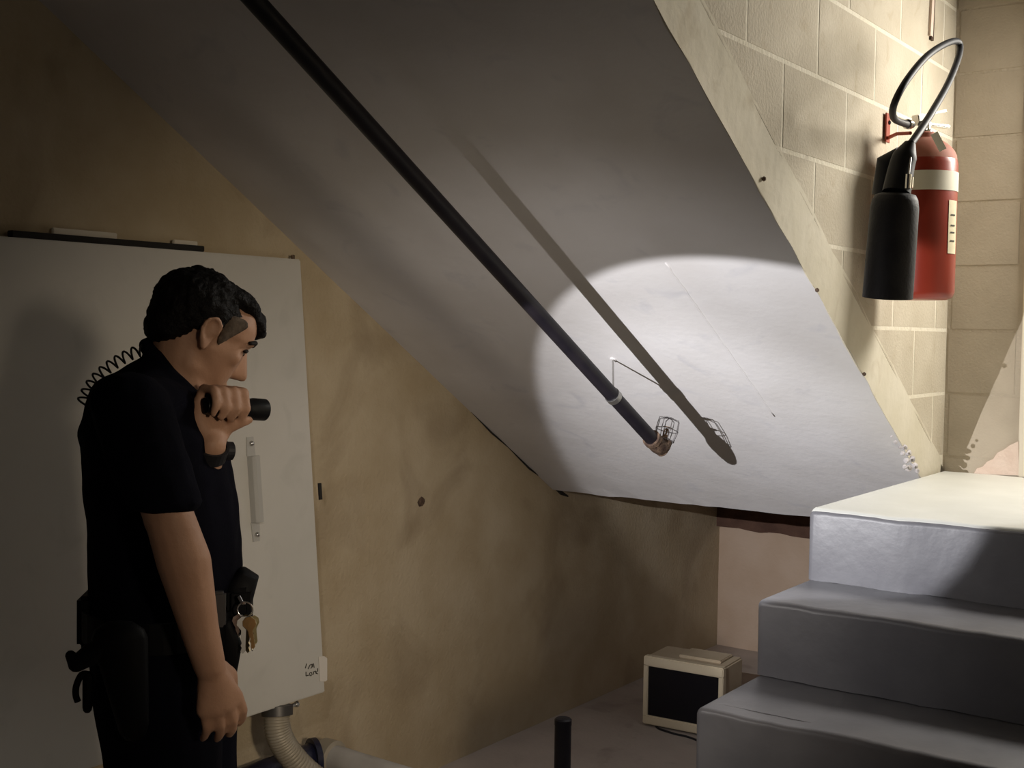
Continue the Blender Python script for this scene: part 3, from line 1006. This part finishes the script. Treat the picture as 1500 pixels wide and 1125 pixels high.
def chain(bm, pts, rads, n=12):
    for (a, b), (ra, rb) in zip(zip(pts, pts[1:]), zip(rads, rads[1:])):
        hull(bm, ell(Vector(a), ra, ra, ra, n=n), ell(Vector(b), rb, rb, rb, n=n))


def fuse(name, bm, m, parent, voxel, smooth_it, disp=None):
    """closed hulls -> one continuous skin"""
    me = bpy.data.meshes.new(name + '_raw')
    bmesh.ops.recalc_face_normals(bm, faces=bm.faces)
    bm.to_mesh(me); bm.free()
    o = bpy.data.objects.new(name + '_raw', me)
    COL.objects.link(o)
    r = o.modifiers.new('r', 'REMESH'); r.mode = 'VOXEL'; r.voxel_size = voxel; r.adaptivity = 0
    s = o.modifiers.new('s', 'SMOOTH'); s.iterations = smooth_it; s.factor = 0.5
    bpy.context.view_layer.update()
    dg = bpy.context.evaluated_depsgraph_get()
    new = bpy.data.meshes.new_from_object(o.evaluated_get(dg))
    new.name = name
    bpy.data.objects.remove(o); bpy.data.meshes.remove(me)
    if disp:
        nn = [v.normal.copy() for v in new.vertices]
        for v, q in zip(new.vertices, nn): v.co += q * disp(v.co)
    return link(name, new, m, parent, smooth=True)


person = empty('person', (MO.x, MO.y, ZF), 'man in dark short-sleeved uniform shining a torch, bending his head', 'person')
bs = bmesh.new()       # skin body
# --- head, own axes
HAZ, HP = math.radians(22), math.radians(-30)
HF = Vector((math.sin(HAZ) * math.cos(HP), math.cos(HAZ) * math.cos(HP), math.sin(HP)))
HR = Vector((math.cos(HAZ), -math.sin(HAZ), 0)).normalized()
HR = (HR + UPZ * -0.03).normalized()
HU = HR.cross(HF).normalized()
HC0 = mp(291, 489, 0.0)


def hd(x, y, z):
    """head point: forward, right, up (metres)"""
    return HC0 + HF * x + HR * y + HU * z


def hell(x, y, z, rf, rs, rz, n=14): return ell(hd(x, y, z), rf, rs, rz, HF, HU, n)


hull(bs, hell(-0.010, 0, 0.030, 0.088, 0.071, 0.068, 18))                               # skull
hull(bs, hell(0.045, 0, 0.035, 0.046, 0.062, 0.055), hell(-0.01, 0, 0.03, 0.07, 0.070, 0.06))
hull(bs, hell(0.052, 0, 0.000, 0.036, 0.056, 0.04), hell(0.055, 0, -0.055, 0.030, 0.042, 0.03), hell(0.0, 0, -0.01, 0.05, 0.066, 0.04))   # cheeks to mouth
hull(bs, hell(0.060, 0, -0.088, 0.022, 0.028, 0.020), hell(0.0, 0.042, -0.055, 0.02, 0.014, 0.022), hell(0.0, -0.042, -0.055, 0.02, 0.014, 0.022),
     hell(0.052, 0, -0.05, 0.033, 0.042, 0.025))                                         # jaw
hull(bs, hell(0.083, 0, 0.028, 0.010, 0.045, 0.010))                                     # brow
hull(bs, hell(0.086, 0, 0.012, 0.008, 0.008, 0.012), hell(0.109, 0, -0.026, 0.009, 0.010, 0.009), hell(0.090, 0, -0.032, 0.008, 0.016, 0.008))   # nose
for s in (-1, 1):
    hull(bs, hell(0.060, s * 0.042, -0.010, 0.016, 0.016, 0.016))                        # cheekbones
    # ear
    hull(bs, hell(-0.010, s * 0.070, 0.012, 0.015, 0.006, 0.018), hell(-0.004, s * 0.067, -0.020, 0.008, 0.006, 0.010))
    pth = [(0.006, 0.074, 0.004), (0.004, 0.079, 0.022), (-0.010, 0.083, 0.030), (-0.023, 0.083, 0.020), (-0.024, 0.080, 0.002), (-0.015, 0.076, -0.014), (-0.004, 0.072, -0.025)]
    chain(bs, [hd(a, s * b, c) for a, b, c in pth], [0.0042] * 5 + [0.0046, 0.006], 8)
hull(bs, hell(0.088, 0, -0.060, 0.009, 0.024, 0.006), hell(0.084, 0, -0.068, 0.010, 0.022, 0.006))   # lips
# --- neck
NB = mp(260, 566, 0.0)
hull(bs, ell(hd(-0.015, 0, -0.02), 0.058, 0.056, 0.05, HF, HU), ell(NB, 0.056, 0.060, 0.04))
hull(bs, ell(hd(0.030, 0, -0.058), 0.03, 0.04, 0.02, HF, HU), ell(mp(285, 585, 0), 0.03, 0.05, 0.03), ell(hd(-0.015, 0, -0.03), 0.03, 0.05, 0.03, HF, HU))
# --- torso under the clothes
TORSO = [(222, 575, 70, .17), (226, 640, 96, .175), (238, 720, 98, .165), (242, 800, 98, .15), (240, 880, 94, .148), (240, 960, 96, .16)]
for (xa, yy, ra, la), (xb, yb, rb, lb_) in zip(TORSO, TORSO[1:]):
    hull(bs, ell(mp(xa, yy), (ra - 6) * SPX, la - 0.008, 0.04), ell(mp(xb, yb), (rb - 6) * SPX, lb_ - 0.008, 0.04))
# --- legs
HIPS = {s: mp(243, 985, 0) + MRt * s * 0.085 for s in (-1, 1)}
KNEE = {s: HIPS[s] + Vector((0, 0, -0.44)) + MF * (0.03 if s > 0 else 0.05) + MRt * s * 0.02 for s in (-1, 1)}
ANK = {s: Vector((KNEE[s].x, KNEE[s].y, ZF + 0.09)) + MF * (-0.03 if s > 0 else -0.01) + MRt * s * 0.02 for s in (-1, 1)}
for s in (-1, 1):
    chain(bs, [HIPS[s], KNEE[s], ANK[s], ANK[s] + Vector((0, 0, -0.05)) + MF * 0.06], [0.085, 0.052, 0.036, 0.03])
# --- right arm, hanging (towards the camera)
RS, RE_, RW = mp(190, 592, 0.185), mp(248, 757, 0.245), mp(307, 975, 0.215)
mid = RE_.lerp(RW, 0.30) + MF * 0.004
chain(bs, [RS, RE_, mid, RE_.lerp(RW, 0.75), RW], [0.052, 0.039, 0.043, 0.031, 0.026], 14)
hull(bs, ell(RE_ + MF * -0.016, 0.026, 0.03, 0.03))
# right hand: palm and five bent fingers
hdn = (mp(331, 1050, 0.195) - RW).normalized()                      # along the hand
hn_ = MRt * 0.78 + MF * 0.62
hn_ = (hn_ - hdn * hn_.dot(hdn)).normalized()                       # back of hand faces the camera
hx = hdn.cross(hn_).normalized()
if hx.dot(MF) < 0: hx = -hx                                         # towards the front: thumb side


def hpnt(a, b, c): return RW + hdn * a + hx * b + hn_ * c


hull(bs, ell(hpnt(0.012, 0.0, 0), 0.022, 0.018, 0.020), ell(hpnt(0.074, 0.028, 0.000), 0.013, 0.013, 0.013), ell(hpnt(0.078, 0.006, 0.003), 0.013, 0.013, 0.013),
     ell(hpnt(0.074, -0.016, 0.001), 0.013, 0.013, 0.013), ell(hpnt(0.066, -0.033, -0.003), 0.012, 0.012, 0.012))
for b, c, l, r in ((0.030, 0.002, 0.90, 0.0098), (0.009, 0.004, 1.0, 0.0100), (-0.012, 0.003, 0.93, 0.0096), (-0.032, -0.002, 0.76, 0.0086)):
    chain(bs, [hpnt(0.070, b, c), hpnt(0.070 + 0.038 * l, b * 1.10, c - 0.004), hpnt(0.070 + 0.060 * l, b * 1.10, c - 0.017), hpnt(0.070 + 0.074 * l, b * 1.05, c - 0.033)],
          [r, r * 0.96, r * 0.88, r * 0.76], 10)
chain(bs, [hpnt(0.018, 0.018, -0.008), hpnt(0.045, 0.040, -0.020), hpnt(0.072, 0.042, -0.030), hpnt(0.092, 0.036, -0.034)], [0.017, 0.013, 0.0105, 0.008], 10)
# --- left arm, raised with the torch
TB = TORCH_F - TAX * 0.088                                           # where the fist closes
te1 = TAX.cross(UPZ).normalized()                                    # to the right of the torch (camera side)
te2 = te1.cross(TAX).normalized()
if te2.z < 0: te2 = -te2


def tor(ax, deg, r): return TB + TAX * ax + (te1 * math.cos(math.radians(deg)) + te2 * math.sin(math.radians(deg))) * r


LS = mp(210, 600, -0.185)
LW = tor(-0.012, 266, 0.066)
LE = LW + Vector((0, 0, -0.215)) - MF * 0.075 - MRt * 0.13
chain(bs, [LS, LE, LE.lerp(LW, 0.35), LE.lerp(LW, 0.8), LW], [0.05, 0.04, 0.042, 0.030, 0.026], 14)
hull(bs, ell(LW, 0.022, 0.022, 0.022), ell(tor(-0.035, 235, 0.030), 0.014, 0.014, 0.014), ell(tor(0.028, 235, 0.032), 0.014, 0.014, 0.014),
     ell(tor(-0.03, 165, 0.026), 0.011, 0.011, 0.011), ell(tor(0.028, 165, 0.027), 0.011, 0.011, 0.011))
for ax, l, r in ((0.032, 1.0, 0.0094), (0.011, 1.06, 0.0096), (-0.010, 1.0, 0.0093), (-0.030, 0.86, 0.0084)):
    R_ = 0.0262
    chain(bs, [tor(ax, 172, R_ + 0.003), tor(ax, 118, R_ + 0.007), tor(ax, 62, R_ + 0.006), tor(ax, 62 - 62 * l, R_), tor(ax - 0.002, 62 - 108 * l, R_ - 0.002)],
          [r * 1.05, r * 1.03, r, r * 0.93, r * 0.8], 10)
chain(bs, [tor(-0.010, 245, 0.045), tor(0.016, 268, 0.034), tor(0.034, 290, 0.026), tor(0.050, 305, 0.0235)], [0.015, 0.0125, 0.0105, 0.008], 10)
body = fuse('body', bs, MT['skin'], person, 0.0045, 5)

# --- eyes, brows, sideburn and hair
for s in (-1, 1):
    bm = bmesh.new()
    hull(bm, hell(0.0715, s * 0.030, 0.008, 0.0085, 0.0125, 0.0068, 14))
    e_ = obj('eye', bm, MT['eye'], person, smooth=True)
    bm = bmesh.new()
    hull(bm, hell(0.0775, s * 0.030, 0.006, 0.0035, 0.0055, 0.0055, 12))
    obj('iris', bm, MT['iris'], e_, smooth=True)
    bm = bmesh.new()
    hull(bm, hell(0.080, s * 0.024, 0.014, 0.004, 0.006, 0.0025), hell(0.074, s * 0.046, 0.009, 0.004, 0.005, 0.0025), hell(0.079, s * 0.035, 0.013, 0.004, 0.006, 0.003))
    obj('lashes', bm, MT['brow'], e_, smooth=True)
    bm = bmesh.new()
    hull(bm, hell(0.090, s * 0.016, 0.029, 0.005, 0.008, 0.004), hell(0.085, s * 0.036, 0.033, 0.005, 0.008, 0.004))
    hull(bm, hell(0.085, s * 0.036, 0.033, 0.005, 0.008, 0.004), hell(0.073, s * 0.051, 0.026, 0.004, 0.006, 0.003))
    obj('eyebrow', bm, MT['brow'], person, smooth=True)
    bm = bmesh.new()
    hull(bm, hell(0.040, s * 0.0595, 0.046, 0.013, 0.005, 0.010), hell(0.020, s * 0.0645, 0.040, 0.012, 0.005, 0.012), hell(0.018, s * 0.0668, 0.002, 0.006, 0.0035, 0.012))
    fuse('sideburn', bm, MT['stubble'], person, 0.0035, 2)
bh = bmesh.new()
hull(bh, hell(-0.022, 0, 0.040, 0.085, 0.079, 0.066, 18))
hull(bh, hell(-0.042, 0, 0.02, 0.060, 0.070, 0.055), hell(-0.060, 0, -0.028, 0.030, 0.052, 0.025))
hull(bh, hell(0.035, 0, 0.083, 0.042, 0.062, 0.022), hell(-0.02, 0, 0.085, 0.05, 0.064, 0.024))
hull(bh, hell(0.070, 0, 0.070, 0.022, 0.046, 0.016), hell(0.03, 0, 0.088, 0.04, 0.05, 0.018))        # fringe jutting over the forehead
hull(bh, hell(0.092, 0.004, 0.056, 0.010, 0.034, 0.012), hell(0.074, 0, 0.074, 0.020, 0.04, 0.014))
hull(bh, hell(-0.050, 0.0, 0.097, 0.022, 0.020, 0.010), hell(-0.03, 0, 0.09, 0.04, 0.04, 0.02))       # cowlick
hair = fuse('hair', bh, MT['hair'], person, 0.0045, 3,
            disp=lambda c: 0.004 * noise.noise(c * 55) + 0.003 * noise.noise(c * 140))

# --- shirt with collar, sleeves, placket
bm = bmesh.new()
SH = [(232, 545, 40, .085, .03), (216, 575, 78, .165, .04), (224, 635, 103, .182, .05), (236, 715, 106, .172, .05), (243, 790, 110, .160, .05), (244, 850, 110, .158, .04), (242, 892, 104, .156, .02)]
for (xa, yy, ra, la, za), (xb, yb, rb, lb_, zb_) in zip(SH, SH[1:]):
    hull(bm, ell(mp(xa, yy), ra * SPX, la, za, n=16), ell(mp(xb, yb), rb * SPX, lb_, zb_, n=16))
hull(bm, ell(mp(320, 840), 0.045, 0.07, 0.03), ell(mp(325, 760), 0.03, 0.06, 0.04), ell(mp(280, 800), 0.05, 0.1, 0.05))
hull(bm, ell(mp(300, 660), 0.04, 0.11, 0.05), ell(mp(312, 720), 0.04, 0.10, 0.05), ell(mp(240, 690), 0.05, 0.15, 0.06))     # chest
hull(bm, ell(RS, 0.066, 0.062, 0.055), ell(mp(216, 672, 0.222), 0.066, 0.060, 0.05))
hull(bm, ell(mp(216, 672, 0.222), 0.066, 0.060, 0.05), ell(RS.lerp(RE_, 0.88), 0.060, 0.056, 0.02))
hull(bm, ell(RS, 0.06, 0.06, 0.05), ell(mp(215, 590, 0.1), 0.08, 0.08, 0.05))
hull(bm, ell(LS, 0.064, 0.06, 0.055), ell(LS.lerp(LE, 0.85), 0.062, 0.056, 0.02))
hull(bm, ell(LS, 0.06, 0.06, 0.05), ell(mp(215, 590, -0.1), 0.08, 0.08, 0.05))
# collar: standing band leaning forward
cpts = []
for k in range(24):
    a = 2 * math.pi * k / 24
    fx, sx_ = math.cos(a), math.sin(a)
    c = mp(268, 560, 0) + MF * fx * 0.062 + MRt * sx_ * 0.070 + UPZ * (-0.062 * fx + 0.006)
    cpts.append(c)
chain(bm, cpts + [cpts[0]], [0.014] * 25, 8)
hull(bm, ell(mp(226, 508, 0.0), 0.010, 0.045, 0.009), ell(mp(234, 548, 0.0), 0.025, 0.06, 0.03))
hull(bm, ell(mp(296, 626, 0.0), 0.030, 0.07, 0.03), ell(mp(310, 680, 0.0), 0.03, 0.09, 0.03), ell(mp(240, 620, 0.0), 0.05, 0.14, 0.04))
# collar points down the front
hull(bm, ell(mp(308, 592, 0.035), 0.012, 0.014, 0.012), ell(mp(318, 628, 0.05), 0.010, 0.012, 0.012), ell(mp(288, 585, 0.06), 0.012, 0.012, 0.012))
hull(bm, ell(mp(308, 592, -0.035), 0.012, 0.014, 0.012), ell(mp(318, 628, -0.05), 0.010, 0.012, 0.012), ell(mp(288, 585, -0.06), 0.012, 0.012, 0.012))
shirt = fuse('shirt', bm, MT['shirt'], person, 0.007, 4,
             disp=lambda c: 0.004 * noise.noise(Vector((c.x * 9, c.y * 9, c.z * 16))) + 0.0025 * noise.noise(c * 30))
bm = bmesh.new()
lathe(bm, [(0.0045, 0), (0.0045, 0.002), (0.002, 0.003)], axis_m(mp(302, 588, 0.062), (MRt + MF * .5)), 10)
obj('collar_button', bm, MT['steel_dull'], shirt)
bm = bmesh.new()
mb = axis_m(mp(315, 634, 0.066), (MRt + MF * 0.8), Vector((0.1, 0.1, -1)))
box(bm, (-0.005, -0.012, 0), (0.005, 0.012, 0.004), mb)
obj('silver_badge', bm, MT['steel'], shirt, bevel=0.001)
# --- trousers and shoes
bm = bmesh.new()
TR = [(242, 900, 102, .158, .03), (240, 960, 104, .168, .04), (243, 1010, 100, .165, .04)]
for (xa, yy, ra, la, za), (xb, yb, rb, lb_, zb_) in zip(TR, TR[1:]):
    hull(bm, ell(mp(xa, yy), ra * SPX, la, za, n=16), ell(mp(xb, yb), rb * SPX, lb_, zb_, n=16))
for s in (-1, 1):
    hull(bm, ell(HIPS[s], 0.112, 0.088, 0.05, n=16), ell(KNEE[s], 0.078, 0.072, 0.04, n=16))
    hull(bm, ell(KNEE[s], 0.078, 0.072, 0.04, n=16), ell(ANK[s] + UPZ * 0.0, 0.068, 0.062, 0.012, n=16))
trousers = fuse('trousers', bm, MT['shirt'], person, 0.008, 4,
                disp=lambda c: 0.004 * noise.noise(Vector((c.x * 8, c.y * 8, c.z * 10))))
for s in (-1, 1):
    bm = bmesh.new()
    A_ = Vector((ANK[s].x, ANK[s].y, ZF))
    hull(bm, ell(A_ + UPZ * 0.045 - MF * 0.03, 0.04, 0.038, 0.042), ell(A_ + UPZ * 0.035 + MF * 0.15, 0.05, 0.045, 0.033), ell(A_ + UPZ * 0.1, 0.042, 0.04, 0.03))
    for v in bm.verts: v.co.z = max(v.co.z, ZF + 0.001)
    obj('shoe', bm, MT['leather'], person, smooth=True)

# --- duty belt with pouches, holster
bm = bmesh.new()
bc = mp(242, 902)
prof = []
for k in range(40):
    a = 2 * math.pi * k / 40
    prof.append(bc + MF * math.cos(a) * 0.134 + MRt * math.sin(a) * 0.170)
for k in range(40):
    p, q = prof[k], prof[(k + 1) % 40]
    o1 = (p - bc).normalized() * 0.006; o2 = (q - bc).normalized() * 0.006
    v = [bm.verts.new(x) for x in (p - UPZ * .026, q - UPZ * .026, q + UPZ * .026, p + UPZ * .026, p + o1 - UPZ * .026, q + o2 - UPZ * .026, q + o2 + UPZ * .026, p + o1 + UPZ * .026)]
    for f in ((4, 5, 6, 7), (3, 2, 1, 0), (7, 6, 2, 3), (0, 1, 5, 4)): bm.faces.new([v[i] for i in f])
belt = obj('duty_belt', bm, MT['leather'], person)


def pouch(name, px, py, s, rf, rs, rz, m=None, top=None, par=None):
    bm = bmesh.new()
    mm = Matrix((MF, MRt, UPZ)).transposed().to_4x4(); mm.translation = mp(px, py, s)
    box(bm, (-rf, -rs, -rz), (rf, rs, rz), mm)
    return obj(name, bm, m or MT['leather'], par or belt, bevel=min(rf, rs, rz) * 0.4)


pouch('rear_pouch', 134, 905, 0.02, 0.018, 0.04, 0.045)
pouch('magazine_pouch', 352, 890, 0.05, 0.020, 0.035, 0.040)
pouch('belt_keeper', 321, 892, 0.115, 0.011, 0.010, 0.030, MT['nylon'])
bm = bmesh.new()                                                   # flared flap jutting over the keys
hull(bm, ell(mp(356, 838, 0.04), 0.010, 0.03, 0.008), ell(mp(375, 846, 0.04), 0.005, 0.02, 0.004), ell(mp(360, 880, 0.05), 0.012, 0.03, 0.01), ell(mp(345, 860, 0.05), 0.02, 0.03, 0.02))
obj('pouch_flap', bm, MT['leather'], belt, smooth=True)
bm = bmesh.new()                                                   # tapered leather sheath at the front
hull(bm, ell(mp(333, 915, 0.09), 0.012, 0.010, 0.012), ell(mp(346, 945, 0.09), 0.010, 0.010, 0.012), ell(mp(344, 988, 0.09), 0.003, 0.005, 0.006), ell(mp(332, 950, 0.09), 0.012, 0.010, 0.02))
obj('front_sheath', bm, MT['leather'], belt, smooth=True)
bm = bmesh.new()                                                   # holster on his right hip
hull(bm, ell(mp(175, 935, 0.195), 0.045, 0.022, 0.03), ell(mp(195, 1060, 0.190), 0.025, 0.018, 0.03))
hol = obj('holster', bm, MT['leather'], belt, smooth=True)
bm = bmesh.new()
hull(bm, ell(mp(150, 950, 0.197), 0.03, 0.014, 0.016), ell(mp(112, 972, 0.19), 0.014, 0.013, 0.014))
hull(bm, ell(mp(112, 972, 0.19), 0.014, 0.013, 0.014), ell(mp(103, 960, 0.19), 0.008, 0.011, 0.008))
obj('pistol_grip', bm, MT['leather'], hol, smooth=True)
bm = bmesh.new()
tube(bm, smoothpath([mp(132, 988, 0.15), mp(120, 988, 0.15), mp(112, 1004, 0.15), mp(111, 1018, 0.15), mp(114, 1028, 0.15)], 5), 0.0055, 8)
obj('strap_loop', bm, MT['leather'], hol, smooth=True)
bm = bmesh.new()
hull(bm, ell(mp(129, 992, 0.15), 0.009, 0.008, 0.01), ell(mp(128, 1036, 0.15), 0.008, 0.008, 0.010))
obj('strap_end', bm, MT['leather'], hol, smooth=True)
# --- watch on the raised wrist
wd = (LW - LE).normalized()
WC = LW - wd * 0.012
bm = bmesh.new()
lathe(bm, [(0.027, -0.012), (0.0315, -0.012), (0.0315, 0.012), (0.027, 0.012)], axis_m(WC, wd), 24, cap=False)
wt = obj('watch_strap', bm, MT['rubber'], person)
bm = bmesh.new()
wdir = (_r * 0.9 + _f * 0.5); wdir = (wdir - wd * wdir.dot(wd)).normalized()
lathe(bm, [(0.015, 0.026), (0.016, 0.030), (0.016, 0.040), (0.013, 0.042)], axis_m(WC, wdir), 20)
obj('watch_case', bm, MT['rubber'], wt)
adopt(person)

# ------------------------------------------------------------------ torch in his hand
to = empty('torch', TB, 'black metal torch in the raised hand of the man', 'torch')
mt_ = axis_m(TORCH_F, -TAX)
bm = bmesh.new()
lathe(bm, [(0.0175, -0.002), (0.0195, -0.002), (0.0195, 0.024), (0.0175, 0.030), (0.0165, 0.036)], mt_, 28, cap=False)
obj('torch_head', bm, MT['torch'], to, auto=0.6)
bm = bmesh.new()
lathe(bm, [(0.0165, 0.034), (0.0155, 0.038), (0.0155, 0.118), (0.0135, 0.123), (0.004, 0.124)], mt_, 28)
obj('barrel', bm, MT['torch'], to, auto=0.6)
bm = bmesh.new()
lathe(bm, [(0.002, 0.006), (0.0162, 0.004), (0.0162, 0.008), (0.002, 0.010)], mt_, 24)
obj('lens', bm, MT['lens'], to, auto=0.6)
adopt(to)

# ------------------------------------------------------------------ coiled radio cord over his shoulder
cp_ = smoothpath([mp(120, 592, 0.03), mp(132, 566, 0.03), mp(154, 542, 0.03), mp(181, 524, 0.03), mp(205, 514, 0.03), mp(219, 516, 0.05)], 10)
ln = [0]
for a, b in zip(cp_, cp_[1:]): ln.append(ln[-1] + (b - a).length)
coil = []
turns = 11
NP = 240
for i in range(NP + 1):
    t = ln[-1] * i / NP
    j = max(k for k in range(len(ln)) if ln[k] <= t + 1e-9)
    j = min(j, len(cp_) - 2)
    u = (t - ln[j]) / (ln[j + 1] - ln[j])
    p = cp_[j].lerp(cp_[j + 1], u)
    d = (cp_[j + 1] - cp_[j]).normalized()
    nx_ = d.cross(MRt).normalized()
    a = 2 * math.pi * turns * i / NP
    coil.append(p + nx_ * math.cos(a) * 0.0095 + MRt * math.sin(a) * 0.0095)
bm = bmesh.new(); tube(bm, coil, 0.0019, 6)
co = tag(obj('coiled_cord', bm, MT['rubber'], smooth=True), 'black coiled radio cord running over the back of his shoulder', 'cord')

# ------------------------------------------------------------------ keys hanging at the front of his belt
kb = empty('key_bunch', mp(357, 890, 0.105), 'bunch of brass and steel keys hanging from his belt', 'keys')
K0 = mp(359, 893, 0.105)
bm = bmesh.new()
tube(bm, [K0 + (MF * math.cos(t) + UPZ * math.sin(t)) * 0.013 for t in [2 * math.pi * k / 18 for k in range(19)]], 0.0014, 6)
obj('key_ring', bm, MT['steel'], kb)
bm = bmesh.new()
tube(bm, smoothpath([mp(350, 874, 0.098), mp(355, 883, 0.104), K0 + UPZ * 0.012], 5), 0.003, 8)
obj('belt_clip', bm, MT['steel'], kb)
mk1 = mat('key_brass', (0.72, 0.58, 0.30), 0.35, 1.0)
for i, (dx, sw, L_, m_) in enumerate(((-7, -0.5, 0.040, MT['steel']), (2, 0.1, 0.062, mk1), (6, 0.25, 0.058, MT['steel']), (10, 0.35, 0.045, mk1), (-1, -0.1, 0.060, MT['steel_dull']), (5, 0.5, 0.052, mk1))):
    bm = bmesh.new()
    top = K0 - UPZ * 0.011 + MF * 0.0013 * dx + MRt * (0.004 * (i - 3))
    dn = (-UPZ + MF * 0.3 * sw).normalized()
    sdv = MF * math.cos(i * 0.7) + MRt * math.sin(i * 0.7) * 0.6
    sdv = (sdv - dn * sdv.dot(dn)).normalized()
    th_ = dn.cross(sdv).normalized()
    out = [(-0.004, 0), (-0.011, 0.006), (-0.012, 0.014), (-0.006, 0.021), (-0.004, 0.024), (-0.004, L_), (0.0, L_ + 0.004), (0.004, L_), (0.002, L_ - 0.006), (0.004, L_ - 0.010), (0.002, L_ - 0.015), (0.004, L_ - 0.02), (0.004, 0.024), (0.006, 0.021), (0.012, 0.014), (0.011, 0.006), (0.004, 0)]
    a = [bm.verts.new(top + sdv * u + dn * v_ - th_ * 0.001) for u, v_ in out]
    b = [bm.verts.new(top + sdv * u + dn * v_ + th_ * 0.001) for u, v_ in out]
    bm.faces.new(a); bm.faces.new(b[::-1])
    for q in range(len(out)): bm.faces.new((a[q], a[(q + 1) % len(out)], b[(q + 1) % len(out)], b[q]))
    obj('key', bm, m_, kb)
adopt(kb)
